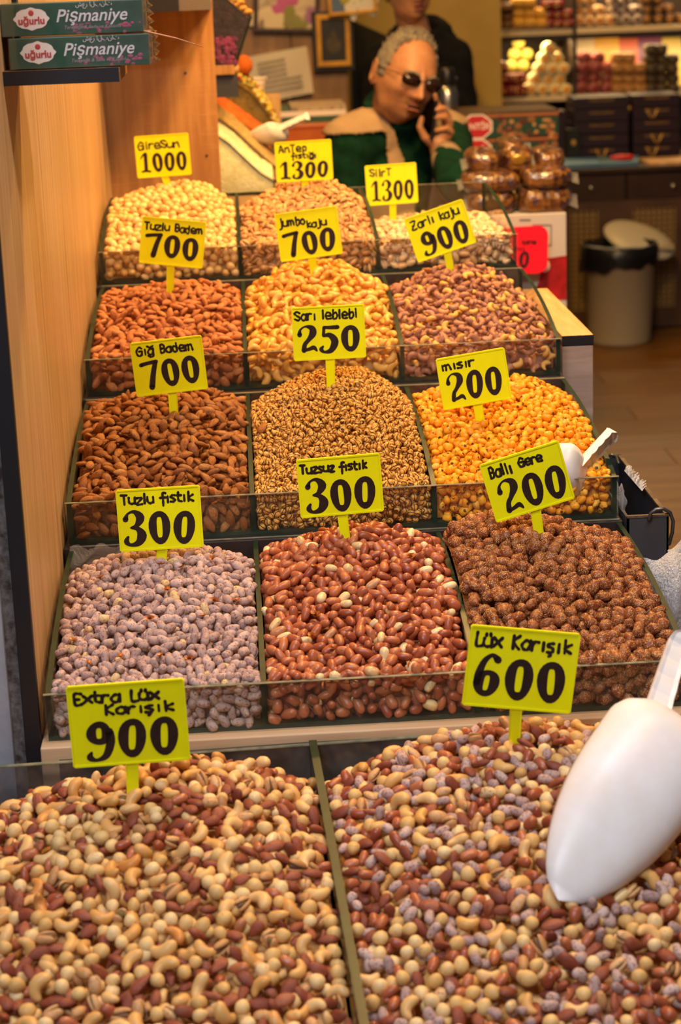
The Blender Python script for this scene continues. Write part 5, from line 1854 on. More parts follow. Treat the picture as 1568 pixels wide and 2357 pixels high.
# ------------------------------------------------------------------ rear shelves of turkish delight
SY = 5.2
shf = thing('display_shelves', (1.9, 5.4, FZ), 'lit dark wood shelving stacked with turkish delight at the rear', 'shelves')
SHW = mat('shelf_front_strip', 'd8c49a', .4)
DKB = mat('dark_shelf_wood', '241810', .5, var='30221a', scale=6)
za, zb2 = at(1300, 66, SY).z, at(1300, 218, SY).z
xl, xr = at(1040, 70, SY).x, 2.9
xm = at(1321, 100, SY).x
MB().box((at(1022, 40, SY).x, 5.16, FZ), (at(1034, 40, SY).x, 5.55, 1.4)).build('upright', WOOD_TOP, shf)
MB().box((xm - .008, 5.17, FZ), (xm + .008, 5.6, 1.4)).build('upright', DKB, shf)
MB().box((xr, 5.17, FZ), (xr + .03, 5.6, 1.4)).build('upright', DKB, shf)
for z, xs, h in ((za, xl, .045), (zb2, at(1076, 225, SY).x, .03)):
    MB().box((xs, 5.19, z - h), (xr, 5.56, z - .001)).build('shelf_board', DKB, shf)
    for a, b in ((xs, xm - .008), (xm + .008, xr)):
        MB().box((a, 5.178, z - .024), (b, 5.192, z)).build('front_strip', SHW, shf, bevel=.002)
MB().box((at(1036, 40, SY).x, 5.56, FZ), (xr, 5.58, 1.4)).build('shelf_back', DKB, shf)
MB().box((xl, 5.2, FZ), (xr, 5.55, zb2 - .20)).build('base_cabinet', DKB, shf)
for z in (za - .03, za + .36):
    area('shelf_lamp', (1.85, 5.26, z - .02), (1.85, 5.30, z - .5), 1.2, 5.0 if z < za else 9.0, (1.0, .66, .30), .05)

LOK = {
 'yellow': (mat('lokum_yellow', 'd8a83e', .6, var='c08a28', scale=70, bump=.6, bump_scale=120), mat('lokum_pale', 'eac878', .6)),
 'choc': (mat('lokum_chocolate', '3a2012', .5, var='6a4420', scale=60, bump=.6, bump_scale=120), mat('lokum_nougat', 'a87a3c', .6)),
 'red': (mat('lokum_red', '5a1014', .35, var='861c1c', scale=50, bump=.6, bump_scale=120), mat('lokum_nut', 'c89a4a', .6)),
 'white': (mat('lokum_coconut', 'ecdca8', .75, bump=.8, bump_scale=200), mat('lokum_honey', 'd9982e', .4)),
 'orange': (mat('lokum_coconut_tan', 'd8b88c', .75, bump=.8, bump_scale=200), mat('lokum_amber', 'b8782e', .4)),
 'grey': (mat('lokum_sugar_grey', 'b9aca0', .75, bump=.6, bump_scale=200), mat('lokum_cocoa', '6a5040', .5)),
 'rose': (mat('lokum_rose', 'a8605a', .6, var='8c4040', scale=60), mat('lokum_cherry', '7a2420', .4)),
 'tan': (mat('lokum_tan', 'b88848', .6, var='a07038', scale=60, bump=.6, bump_scale=120), mat('lokum_fig', '8c5c2c', .5)),
 'pist': (mat('lokum_dark_coat', '4a3a1c', .6, var='2e2412', scale=50), mat('lokum_pistachio', '7d7a2c', .5)),
 'green': (mat('lokum_lime_coconut', 'c0b454', .75, bump=.8, bump_scale=200), mat('lokum_lime', '9c9a34', .5)),
}
PROTOS = {}


def lokum(kind, style, px, py, r, Y, label, group, dz=0.0):
    """One piece; r its half height in pixels, py its centre."""
    c = at(px, py, Y)
    rr = r * (c.y - EYE[1]) / F * 1.03
    key = (kind, style, r)
    if key not in PROTOS:
        t = thing('turkish_delight', c, label, 'sweet', group)
        if style == 'roll':
            MB().lathe([(rr * .62, -.002), (rr * .97, 0), (rr, .006), (rr, .10), (rr * .9, .11), (0, .11)], c, 16, 0, Matrix.Rotation(-PI / 2, 3, 'X')).build('coating', LOK[kind][0], t, smooth=True)
            MB().lathe([(0, -.003), (rr * .5, -.004), (rr * .64, .0)], c, 14, 0, Matrix.Rotation(-PI / 2, 3, 'X')).build('filling', LOK[kind][1], t, smooth=True)
        elif style == 'ball':
            MB().ball(c, (rr, rr, rr * .95), 14, 9).build('coating', LOK[kind][0], t, smooth=True)
        else:
            w = rr * (1.25 if style == 'bar' else 1.9)
            v, n, m = [], 14, 9
            pw = lambda q, e: math.copysign(abs(q) ** e, q)
            for i in range(m + 1):
                la = -PI / 2 + PI * i / m
                for j in range(n):
                    lo = 2 * PI * j / n
                    d = 1 + .07 * math.sin(3 * lo + r) * math.cos(3 * la)
                    v.append((c.x + w * d * pw(math.cos(la), .5) * pw(math.cos(lo), .5), c.y + .04 * d * pw(math.cos(la), .5) * pw(math.sin(lo), .5), c.z + rr * .96 * pw(math.sin(la), .6)))
            MB().add(v, [(i * n + j, i * n + (j + 1) % n, (i + 1) * n + (j + 1) % n, (i + 1) * n + j) for i in range(m) for j in range(n)]).build('coating', LOK[kind][0], t, smooth=True)
            mb = MB()
            g = random.Random(r + len(kind))
            for k in range(6):
                mb.ball((c.x + g.uniform(-.7, .7) * w, c.y - .036, c.z + g.uniform(-.6, .6) * rr), rr * g.uniform(.14, .26), 7, 5)
            mb.build('nut_pieces', LOK[kind][1], t, smooth=True)
        PROTOS[key] = t
        return t
    t = copy_tree(PROTOS[key])
    t.location = c
    tag(t, label, 'sweet', group)
    return t


def stack(kind, style, x0, dx, ybase, r, rows, Y, what, shift=.0):
    """rows: pieces per row from the bottom up; each piece labelled by its row and place."""
    RN = ['bottom', 'second', 'third', 'fourth', 'fifth', 'top']
    PN = ['first', 'second', 'third', 'fourth', 'fifth', 'sixth']
    y = ybase - r
    for i, n in enumerate(rows):
        for j in range(n):
            x = x0 + (j + shift * i) * dx + rnd.uniform(-1, 1)
            lokum(kind, style, x, y - .047 * (x - x0) * 0, r, Y + .012 * (i % 2), '%s, %s row, %s from the doorway side' % (what, RN[min(i, 5)], PN[min(j, 5)]), what + 's')
        y -= 2 * r * (.88 if style == 'roll' and shift else .97)


stack('white', 'roll', 1224, 26.5, 220, 13.4, [4, 3, 3, 2, 1], SY + .0, 'honey-filled white turkish delight roll', .42)
stack('rose', 'roll', 1339, 30, 217, 13.2, [3, 3, 3, 2], SY, 'rose-coated turkish delight roll', .12)
stack('tan', 'bar', 1422, 25, 216, 12.2, [3, 3, 3, 2], SY, 'tan turkish delight piece')
stack('pist', 'bar', 1497, 25, 214, 11.5, [3, 3, 3, 3, 2], SY, 'dark pistachio turkish delight piece')
stack('red', 'slab', 1098, 44, 223, 14, [3, 3, 2], SY, 'dark red turkish delight slab studded with nuts')
stack('green', 'ball', 1176, 28, 166, 14, [2, 2, 1], SY + .14, 'lime coconut turkish delight ball', .3)
stack('yellow', 'slab', 1056, 42, 67, 9.5, [2, 2, 2, 2], SY, 'yellow turkish delight slab')
stack('choc', 'bar', 1122, 23, 66, 10, [3, 3, 3, 2], SY, 'chocolate turkish delight piece with nuts')
stack('yellow', 'bar', 1192, 26, 65, 12, [3, 3, 2], SY, 'yellow rounded turkish delight piece')
stack('red', 'bar', 1262, 22, 64, 11, [3, 3, 2], SY, 'dark red turkish delight piece on the upper shelf')
stack('orange', 'roll', 1334, 24, 60, 12, [4, 3, 2], SY, 'tan coconut turkish delight roll')
stack('grey', 'roll', 1416, 26, 57, 11.5, [3, 3, 2], SY, 'sugar-grey turkish delight roll')
stack('choc', 'roll', 1490, 26, 55, 11.5, [4, 3, 2], SY, 'dark chocolate turkish delight roll')
# bright packets at the back of the lower shelf
PK = [(1360, 112, 36, 22, 'e8d8b0', 'pale shiny packet'), (1400, 104, 34, 20, 'e8b84a', 'yellow packet'), (1452, 112, 36, 22, 'd86a50', 'coral packet'), (1500, 108, 34, 22, '7a3a6c', 'plum packet'), (1545, 112, 34, 24, 'e8d070', 'lemon packet'),
      (1150, 118, 10, 22, 'c05028', 'terracotta packet'), (1296, 150, 16, 40, 'c8a878', 'beige packet')]
for x, y, w, h, col, nm in PK:
    a, b = at(x - w, y - h, 5.46), at(x + w, y + h + 40, 5.46)
    t = thing('sweets_packet', ((a.x + b.x) / 2, 5.48, zb2), nm + ' standing at the back of the lower sweets shelf', 'packet', 'packets behind the sweets')
    MB().add([(a.x, 5.46, zb2), (b.x, 5.46, zb2), (b.x - .01, 5.50, a.z), (a.x + .01, 5.50, a.z), (a.x, 5.55, zb2), (b.x, 5.55, zb2), (b.x - .01, 5.52, a.z), (a.x + .01, 5.52, a.z)],
             [(0, 1, 2, 3), (4, 7, 6, 5), (0, 4, 5, 1), (3, 2, 6, 7), (0, 3, 7, 4), (1, 5, 6, 2)]).build('packet', mat('packet_' + col, col, .3), t, bevel=.006)
a, b = at(1092, 96, 5.5), at(1142, 200, 5.5)
tag(MB().box((a.x, 5.5, zb2), (b.x, 5.54, a.z)).build('blue_cloth', mat('navy_cloth', '1c2c48', .9), bevel=.01), 'folded navy blue cloth behind the red turkish delight', 'cloth')

# plum gift boxes on the counter
PLUM = mat('plum_gift_carton', '24121e', .4)
GOLD = mat('gold_print', 'c89a48', .35, .3)
CY = 4.74
n_ = 0
for xa, xb, yt, yb, n, nm in ((1322, 1448, 258, 374, 5, 'inner'), (1458, 1566, 252, 372, 5, 'outer')):
    for k in range(n):
        y1 = yb - (yb - yt) * k / n
        y0 = yb - (yb - yt) * (k + 1) / n + 1
        a, b = at(xa, y0, CY), at(xb, y1, CY)
        zz = zt + (a.z - b.z + .003) * k
        h = a.z - b.z
        t = thing('gift_box', ((a.x + b.x) / 2, CY + .1, zz), 'plum gift box with gold print, %s in the %s stack on the counter' % (['bottom one', 'second from below', 'middle one', 'fourth from below', 'topmost'][k], nm), 'box', 'plum gift boxes on the counter')
        MB().box((a.x, CY, zz), (b.x, CY + .2, zz + h)).build('carton', PLUM, t, bevel=.003)
        letters('lettering', 'TURKISH DELIGHT', h * .26, ((a.x + b.x) / 2, CY - .001, zz + h * .72), (1, 0, 0), GOLD, t)
        if k in ((0,) if nm == 'inner' else (0, 1, 3)):
            cx_ = (a.x + b.x) / 2 + (.0 if nm == 'inner' else -.02 + .02 * (k == 1))
            mb = MB()
            for s in (-1, 1):
                mb.tube([(cx_ + s * .004, CY - .004, zz + h * .15), (cx_ + s * .014, CY - .004, zz + h * .45), (cx_ + s * .022, CY - .003, zz + h * .8)], [.003, .005, .004], 8)
            mb.build('gold_bow', GOLD, t, smooth=True)
t, a, b = carton('gift_box', 1306, 1336, 298, 372, 4.70, .06, mat('dark_green_carton', '14160e', .4), 'small dark upright box with a gold emblem beside the plum stacks')
MB().ball(((a.x + b.x) / 2, 4.699, (a.z + b.z) / 2 + .012), (.010, .001, .012), 10, 6).build('gold_emblem', GOLD, t)
t, a, b = carton('gift_box', 1284, 1304, 256, 372, 4.78, .1, PLUM, 'narrow plum carton standing at the counter end')
g = random.Random(12)
for k, (x, col) in enumerate(((1344, 'c23a28'), (1358, 'd8b03c'), (1373, 'b84a30'), (1388, 'e0c06a'), (1402, '8a3a24'), (1418, 'd89a3c'), (1434, 'd8a838'), (1448, 'e0b850'))):
    c = at(x, 251, 4.82)
    tag(MB().ball(c, (.014, .014, .012), 10, 7).build('wrapped_sweet', mat('sweet_' + col, col, .4)), {'c23a28': 'red', 'd8b03c': 'yellow', 'b84a30': 'rust red', 'e0c06a': 'pale yellow', '8a3a24': 'brown', 'd89a3c': 'orange', 'd8a838': 'amber', 'e0b850': 'lemon'}[col] + ' wrapped sweet lying on the plum gift boxes', 'sweet', 'wrapped sweets on the gift boxes')

# ------------------------------------------------------------------ people
SKIN = mat('tanned_skin', 'b98560', .5, var='ab7450', scale=30, sss=.12, bump=.15, bump_scale=140)
SKIN2 = mat('young_skin', 'cf9a74', .5, var='c48c66', scale=30, sss=.12)
LIPS = mat('lips', '9a5c46', .5)
MOUTH = mat('mouth_interior', '2a0f0c', .6)


def head_shape(old=True):
    """Head sculpted on a sphere: x to its left, -y the face, z up; about 23 cm tall."""
    n, m = 72, 56
    v = [(0, 0, -1)]
    for i in range(1, m):
        a = -PI / 2 + PI * i / m
        v += [(math.cos(a) * math.sin(2 * PI * j / n), -math.cos(a) * math.cos(2 * PI * j / n), math.sin(a)) for j in range(n)]
    v.append((0, 0, 1))
    p = np.array(v) * np.array([.075, .097, .116])
    z = p[:, 2]
    low = np.clip(-z / .116, 0, 1)
    p[:, 0] *= 1 - (.13 if old else .24) * low ** 1.6
    p[:, 1] += np.where(p[:, 1] > 0, -.030 * low ** 1.2, .004 * low)
    p[:, 1] += .008 * np.clip(z / .116, 0, 1)

    def bump(c, s, d):
        w = np.exp(-(((p - np.array(c)) / np.array(s)) ** 2).sum(1))
        p[:] = p + w[:, None] * np.array(d)
    bump((0, -.085, -.096), (.024, .04, .020), (0, -.014, -.006))
    bump((0, -.098, .010), (.009, .04, .026), (0, -.010, 0))
    bump((0, -.100, -.022), (.012, .04, .018), (0, -.022, -.004))
    bump((0, -.110, -.030), (.013, .04, .009), (0, -.010, -.002))
    for s in (-1, 1):
        bump((s * .014, -.100, -.032), (.008, .03, .007), (s * .003, -.008, 0))
        bump((s * .028, -.086, .026), (.020, .04, .008), (0, -.007, 0))
        bump((s * .031, -.088, .008), (.016, .04, .010), (0, .010, 0))
        bump((s * .046, -.070, -.022), (.020, .04, .018), (s * .004, -.007, 0))
        bump((s * .030, -.085, -.045), (.006, .04, .022), (-s * .001, .004, 0))
        bump((s * .050, -.030, -.078), (.022, .04, .022), (s * (.007 if old else .002), -.002, -.003))
        bump((s * .070, -.03, .02), (.02, .03, .03), (-s * .003, 0, 0))
    bump((0, -.092, -.052), (.024, .03, .005), (0, -.004, 0))
    bump((0, -.092, -.064), (.020, .03, .005), (0, -.005, 0))
    bump((0, -.092, -.057), (.020, .03, .0028), (0, .012, 0))
    if old:
        for k in range(3):
            bump((0, -.09, .046 + .014 * k), (.035, .05, .003), (0, .0016, 0))
        for s in (-1, 1):
            bump((s * .006, -.098, .026), (.003, .04, .010), (0, .003, 0))
    f = [(0, 1 + (j + 1) % n, 1 + j) for j in range(n)]
    for i in range(m - 2):
        f += [(1 + i * n + j, 1 + i * n + (j + 1) % n, 1 + (i + 1) * n + (j + 1) % n, 1 + (i + 1) * n + j) for j in range(n)]
    e = len(v) - 1
    f += [(e, 1 + (m - 2) * n + j, 1 + (m - 2) * n + (j + 1) % n) for j in range(n)]
    return p, f


def add_head(mb, Hm, old=True):
    p, f = head_shape(old)
    mb.add([Hm @ Vector(q) for q in p], f)
    R3 = Hm.to_3x3()
    for s in (-1, 1):
        ring_ = [Hm @ Vector((s * (.078 + .008 * math.sin(a * .5)), .016 + .017 * math.cos(a), -.004 + .030 * math.sin(a) * (1.0 if math.sin(a) > 0 else .85))) for a in [k * 2 * PI / 12 for k in range(13)]]
        mb.tube(ring_, .0042, 7, caps=False)
        mb.ball(Hm @ Vector((s * .076, .018, -.006)), (.005, .015, .024), 10, 8, 0, R3)
        mb.ball(Hm @ Vector((s * .079, .012, -.030)), (.005, .008, .009), 8, 6, 0, R3)


def hair_shell(Hm, cond, thick, m, root, seed, name='hair'):
    p, f = head_shape()
    keep = np.array([cond(*q) for q in p])
    g = np.random.default_rng(seed)
    nrm = p / np.array([.075, .097, .116]) ** 2
    nrm /= np.linalg.norm(nrm, axis=1)[:, None]
    q = p + nrm * (thick * (.75 + .5 * g.random(len(p))))[:, None] + g.normal(0, .0009, p.shape)
    ff = [t for t in f if sum(keep[i] for i in t) >= len(t) - 1]
    used = sorted({i for t in ff for i in t})
    idx = {a: b for b, a in enumerate(used)}
    o = MB().add([Hm @ Vector(q[i]) for i in used], [tuple(idx[i] for i in t) for t in ff]).build(name, m, root, smooth=True)
    s = o.modifiers.new('depth', 'SOLIDIFY')
    s.thickness = thick * 1.5
    s.offset = -1
    return o


def face_parts(Hm, root, lip=LIPS):
    R3 = Hm.to_3x3()
    mb = MB()
    mb.ball(Hm @ Vector((0, -.0955, -.0515)), (.0205, .0045, .0030), 14, 8, 0, R3)
    mb.ball(Hm @ Vector((0, -.0965, -.0645)), (.0185, .0045, .0034), 14, 8, 0, R3)
    mb.build('lips', lip, root, smooth=True)
    MB().ball(Hm @ Vector((0, -.0925, -.0575)), (.0185, .0075, .0058 if root.name == 'person' else .0036), 12, 7, 0, R3).build('mouth', MOUTH, root, smooth=True)
    for s in (-1, 1):
        e = MB().ball(Hm @ Vector((s * .031, -.0785, .008)), .0115, 14, 9, 0, R3).build('eye', mat('eye_white', 'cfc4b8', .3), root, smooth=True)
        MB().ball(Hm @ Vector((s * .031, -.0885, .007)), (.0052, .0022, .0052), 12, 6, 0, R3).build('iris', mat('iris_brown', '1e120c', .2), e, smooth=True)


def torso(mb, B, S, zh, grow=0.0, w=.172, d=.118):
    """Trunk from the shoulders down to the hips; B = between the shoulder joints, S = rotation of the trunk."""
    mb.ball(B + S @ Vector((0, .01, -.115)), (w + grow, d + grow, .185 + grow), 22, 14, 0, S)
    mb.ball(B + S @ Vector((0, -.005, -.33)), (w - .004 + grow, d + .022 + grow, .20 + grow), 22, 14, 0, S)
    mb.ball(Vector((B.x, B.y, zh + .08)) + S @ Vector((0, .01, 0)), (w + .004 + grow, d + .014 + grow, .13 + grow), 20, 12, 0, S)


# ---- the seated shopkeeper on the phone
Hc = at(932, 178, 1.75)
HM = Matrix.Translation(Hc) @ (Matrix.Rotation(math.radians(20), 3, 'Z') @ Matrix.Rotation(math.radians(9), 3, 'X') @ Matrix.Rotation(math.radians(16), 3, 'Y')).to_4x4() @ Matrix.Scale(1.04, 4)
S = Matrix.Rotation(math.radians(34), 3, 'Z')
B = at(905, 322, 1.86)
ZH = -.47
sl, sr = B + S @ Vector((-.165, -.015, .0)), B + S @ Vector((.165, -.03, -.01))
el_l = Vector((sl.x - .02, sl.y - .02, sl.z - .29))
wr_l = Vector((sl.x + .14, sl.y - .20, sl.z - .36))
el_r, wr_r = at(1056, 424, 1.53), at(1024, 352, 1.685)
neck0, neck1 = B + S @ Vector((0, .02, .02)), HM @ Vector((0, .022, -.06))
root = thing('person', (B.x, B.y, FZ), 'grey-haired man in beige vest and green fleece talking on a phone', 'person')
mb = MB()
add_head(mb, HM)
mb.tube([neck0 - Vector((0, 0, .05)), neck0, (neck0 + neck1) / 2, neck1], [.075, .064, .058, .056], 18)
torso(mb, B, S, ZH, -.016)
for a, e, w_ in ((sl, el_l, wr_l), (sr, el_r, wr_r)):
    mb.tube([B, a, (a + e) / 2, e], [.05, .046, .040, .034], 14)
    mb.tube([e, (e + w_) / 2, w_], [.036, .034, .026], 14)
# phone hand
palm = at(1010, 326, 1.70)
mb.ball(palm, (.026, .020, .034), 14, 10, 0, Matrix.Rotation(.35, 3, 'Y'))
mb.tube([wr_r, palm + Vector((.0, .0, -.02)), palm], [.025, .027, .026], 12)
for (bx, by), (mx, my), (kx, ky), (tx, ty), r in (((1026, 300), (1022, 272), (1010, 246), (1001, 218), .0082), ((1028, 306), (1033, 268), (1022, 249), (1005, 252), .0088), ((1030, 314), (1037, 286), (1024, 269), (1001, 271), .0088), ((1030, 326), (1040, 304), (1026, 296), (999, 301), .0080)):
    mb.tube([at(bx, by, 1.715), at(mx, my, 1.70), at(kx, ky, 1.683), at(tx, ty, 1.672)], [r * 1.15, r * 1.08, r, r * .85], 10)
mb.tube([palm + Vector((-.012, -.004, -.01)), at(978, 316, 1.675), at(966, 292, 1.672), at(971, 272, 1.676)], [.013, .0115, .0095, .008], 10)
# other hand in the lap
mb.ball(wr_l + Vector((.05, -.035, -.012)), (.045, .03, .018), 12, 8)
for k in range(4):
    q = wr_l + Vector((.085, -.05 + .018 * k, -.012))
    mb.tube([q, q + Vector((.03, -.01, -.006)), q + Vector((.045, -.012, -.022))], [.0085, .008, .007], 8)
mb.tube([wr_l + Vector((.04, .0, 0)), wr_l + Vector((.075, .02, .004)), wr_l + Vector((.095, .015, -.002))], [.011, .010, .008], 8)
# legs of a man on a stool
hips = [Vector((B.x, B.y, ZH)) + S @ Vector((s * .09, 0, 0)) for s in (-1, 1)]
knees = [h + S @ Vector((s * .05, -.40, .02)) for h, s in zip(hips, (-1, 1))]
ank = [Vector((k.x, k.y, FZ + .09)) + S @ Vector((0, .04, 0)) for k in knees]
for h, k, a in zip(hips, knees, ank):
    mb.tube([h, (h + k) / 2, k], [.075, .066, .050], 12)
    mb.tube([k, (k + a) / 2, a], [.050, .046, .034], 12)
    mb.tube([a, a + S @ Vector((0, -.14, -.05))], [.034, .03], 10)
v, nr, f = remeshed(mb, .0036, 3)
MB().add(v, f).build('body', SKIN, root, smooth=True)
face_parts(HM, root)
HAIR = mat('grey_hair', 'a09686', .8, var='746a5e', scale=160, bump=.9, bump_scale=420)


def hairline(x, y, z):
    top = y > -.058 + max(0, .116 - z) * 1.05 and z > -.06
    side = abs(x) > .050 and -.030 < y and -.012 < z < .075
    return (top or side) and not (y < .02 and z < -.012)


hair_shell(HM, hairline, .0042, HAIR, root, 5)
for s in (-1, 1):
    MB().tube([HM @ Vector((s * .014, -.1035, .021)), HM @ Vector((s * .030, -.0985, .027)), HM @ Vector((s * .050, -.084, .021))], [.0030, .0036, .0022], 8).build('eyebrow', HAIR, root, smooth=True)
mb = MB()
g = random.Random(31)
for k in range(170):                               # stubby strands over the crown
    x, y = g.uniform(-.06, .06), g.uniform(-.045, .06)
    z = .116 * math.sqrt(max(.02, 1 - (x / .075) ** 2 - (y / .1) ** 2))
    p = HM @ Vector((x, y + .006, z + .002))
    d = HM.to_3x3() @ Vector((x * 2.2 + g.uniform(-.2, .2), g.uniform(-.6, .2), 1)).normalized()
    mb.tube([p, p + d * .008, p + d * .014 + Vector((g.uniform(-.003, .003), 0, 0))], [.0022, .0018, .0010], 5, caps=False)
mb.build('hair_tufts', HAIR, root)
# fleece
FLEECE = mat('green_fleece', '0e3826', .95, var='0a2a1c', scale=40, bump=.4, bump_scale=220, spec=.15)
mb = MB()
torso(mb, B, S, ZH)
mb.tube([sl, B + Vector((0, 0, .012)), sr], [.066, .082, .066], 16)
mb.tube([neck0 + Vector((0, 0, -.02)), neck0 + (neck1 - neck0) * .30 + S @ Vector((0, -.006, 0)), neck0 + (neck1 - neck0) * .80 + S @ Vector((0, -.004, 0))], [.100, .086, .079], 20, caps=False)
for a, e, w_ in ((sl, el_l, wr_l), (sr, el_r, wr_r)):
    mb.tube([a, (a + e) / 2, e], [.070, .062, .054], 16)
    mb.tube([e, e + (w_ - e) * .5, e + (w_ - e) * .88], [.054, .048, .040], 16)
v, nr, f = remeshed(mb, .0065, 4)
g = np.random.default_rng(2)
v = v + nr * (.0032 * np.sin(v[:, 2] * 75 + v[:, 0] * 48) * np.sin(v[:, 1] * 52 + v[:, 2] * 24))[:, None]
MB().add(v, f).build('fleece', FLEECE, root, smooth=True)
c = e_ = wr_r + (el_r - wr_r) * .16
MB().tube([wr_r + (el_r - wr_r) * .06, wr_r + (el_r - wr_r) * .30], [.040, .045], 16, caps=False).build('cuff', mat('beige_cuff', '9c8466', .9), root, smooth=True)
q0 = at(1004, 392, 1.60)
mb = MB()
for k in range(3):
    a, b = at(1000 + 3 * k, 384 + 12 * k, 1.60), at(1022 - 2 * k, 388 + 10 * k, 1.60)
    mb.tube([a, b], .0024, 6)
mb.build('chest_print', mat('white_chest_print', 'b8b8ac', .8), root)
# vest
VEST = mat('beige_vest', 'b49878', .9, var='a68a6a', scale=10, bump=.25, bump_scale=260, spec=.2)
mb = MB()
torso(mb, B, S, ZH, .012)
mb.tube([sl, B + Vector((0, 0, .012)), sr], [.074, .094, .074], 18)
v, nr, f = remeshed(mb, .0048, 7)
v = v + nr * .004
SI = S.inverted()
nv = np.array([SI @ (Vector(p) - B) for p in v])
cen = [np.mean(nv[list(t)], axis=0) for t in f]
keep = []
for t, c in zip(f, cen):
    x, y, z = c
    if z < -.56 or (abs(x) < .026 + .045 * max(0, z + .16) / .2 and y < 0 and z > -.6):
        continue
    if math.hypot(x, (y - .02) * 1.0) < .088 and z > .03:
        continue
    if math.hypot((z + .045) / 1.35, y + .02) < .090 and abs(x) > .094 and z < .034:
        continue
    keep.append(t)
used = sorted({i for t in keep for i in t})
idx = {a: b for b, a in enumerate(used)}
ov = MB().add([v[i] for i in used], [tuple(idx[i] for i in t) for t in keep]).build('vest', VEST, root, smooth=True)
s_ = ov.modifiers.new('cloth', 'SOLIDIFY')
s_.thickness = .007
s_.offset = 0
TRO = mat('dark_trousers', '22222a', .9)
mb = MB()
for h, k, a in zip(hips, knees, ank):
    mb.tube([h, (h + k) / 2, k], [.092, .080, .062], 14)
    mb.tube([k, (k + a) / 2, a + Vector((0, 0, .02))], [.062, .056, .052], 14)
v, nr, f = remeshed(mb, .012, 3)
MB().add(v, f).build('trousers', TRO, root, smooth=True)
for a in ank:
    mb = MB()
    mb.tube([a + S @ Vector((0, .03, -.05)), a + S @ Vector((0, -.06, -.05)), a + S @ Vector((0, -.16, -.06))], [.040, .042, .028], 12)
    mb.build('shoe', mat('black_shoe', '121212', .4), root, smooth=True)
st = thing('stool', (B.x, B.y, FZ), 'low dark stool under the man on the phone', 'stool')
MB().lathe([(0, 0), (.17, 0), (.18, .01), (.18, .03), (.17, .04), (0, .04)], (B.x, B.y + .02, ZH - .15), 24).build('seat', CHAR, st, smooth=False)
for k in range(4):
    a = PI / 4 + k * PI / 2
    MB().tube([(B.x + .11 * math.cos(a), B.y + .02 + .11 * math.sin(a), ZH - .15), (B.x + .15 * math.cos(a), B.y + .02 + .15 * math.sin(a), FZ + .014)], .014, 8).build('leg', CHAR, st, smooth=True)

# sunglasses and phone
gl = thing('sunglasses', HM @ Vector((0, -.1, .005)), 'brown tinted thin framed glasses on the shopkeeper\'s face', 'glasses')
LENS = mat('brown_lens', '2a1810', .15, spec=.6)
WIRE = mat('dark_wire_frame', '1c1613', .3, .6)
for s in (-1, 1):
    mb, ringp = MB(), []
    for k in range(21):
        a = 2 * PI * k / 20
        x = .0245 * math.copysign(abs(math.cos(a)) ** .8, math.cos(a))
        z = .0135 * math.copysign(abs(math.sin(a)) ** .8, math.sin(a))
        ringp.append((s * (.0325 + x), -.1065 + .012 * ((.0325 + x) / .06) ** 2, .006 + z))
    c_ = (s * .0325, -.104, .006)
    pts = [HM @ Vector(p) for p in ringp[:-1]]
    mb.add([HM @ Vector((c_[0], c_[1] - .0012, c_[2]))] + pts, [(0, 1 + (k + 1) % 20, 1 + k) for k in range(20)])
    o = mb.build('lens', LENS, gl, smooth=True)
    sd = o.modifiers.new('thick', 'SOLIDIFY')
    sd.thickness = .0016
    MB().tube([HM @ Vector(p) for p in ringp], .0011, 6, caps=False).build('frame', WIRE, gl, smooth=True)
    MB().tube([HM @ Vector(p) for p in ((s * .057, -.096, .012), (s * .068, -.07, .013), (s * .078, -.02, .012), (s * .082, .016, .012))], .0014, 6).build('temple', WIRE, gl, smooth=True)
MB().tube([HM @ Vector(p) for p in ((-.008, -.108, .010), (0, -.112, .012), (.008, -.108, .010))], .0012, 6).build('bridge', WIRE, gl, smooth=True)
ph = thing('mobile_phone', at(990, 312, 1.70), 'black mobile phone held to the shopkeeper\'s ear', 'phone')
pc, pt, pb = at(991, 266, 1.695), at(998, 214, 1.70), at(985, 317, 1.69)
up = (pt - pb).normalized()
xv = Vector((.93, .36, 0))
xv = (xv - up * xv.dot(up)).normalized()
dv = up.cross(xv)
PM = Matrix.Translation(pc) @ Matrix((xv, dv, up)).transposed().to_4x4()
MB().box((-.0045, -.030, -.062), (.0045, .030, .062), M=PM).build('phone_body', mat('black_phone', '0f0f11', .3), ph, bevel=.003)
MB().box((-.0050, -.028, -.058), (-.0046, .028, .058), M=PM).build('screen', mat('phone_glass', '08090b', .08), ph)
MB().box((.0046, .008, .040), (.0056, .024, .056), M=PM).build('camera_bump', MATS['phone_glass'], ph, bevel=.001)

# ---- the younger man standing behind
Hc2 = at(940, -32, 3.02)
HM2 = Matrix.Translation(Hc2) @ (Matrix.Rotation(math.radians(14), 3, 'Z') @ Matrix.Rotation(math.radians(4), 3, 'X') @ Matrix.Rotation(math.radians(-5), 3, 'Y')).to_4x4() @ Matrix.Scale(1.0, 4)
S2 = Matrix.Rotation(math.radians(-24), 3, 'Z')
B2 = at(962, 122, 3.12)
Z2 = -.14
root = thing('person', (B2.x, B2.y, FZ), 'young man in a black hoodie standing behind the shopkeeper, face cut by the frame', 'person')
sl, sr = B2 + S2 @ Vector((-.125, 0, -.01)), B2 + S2 @ Vector((.125, 0, -.01))
arms = ((sl, sl + Vector((-.03, -.02, -.27)), sl + Vector((-.0, -.12, -.46))), (sr, sr + Vector((.035, .0, -.27)), sr + Vector((.03, -.10, -.47))))
n0, n1 = B2 + S2 @ Vector((0, .01, .02)), HM2 @ Vector((0, .018, -.07))
mb = MB()
add_head(mb, HM2, False)
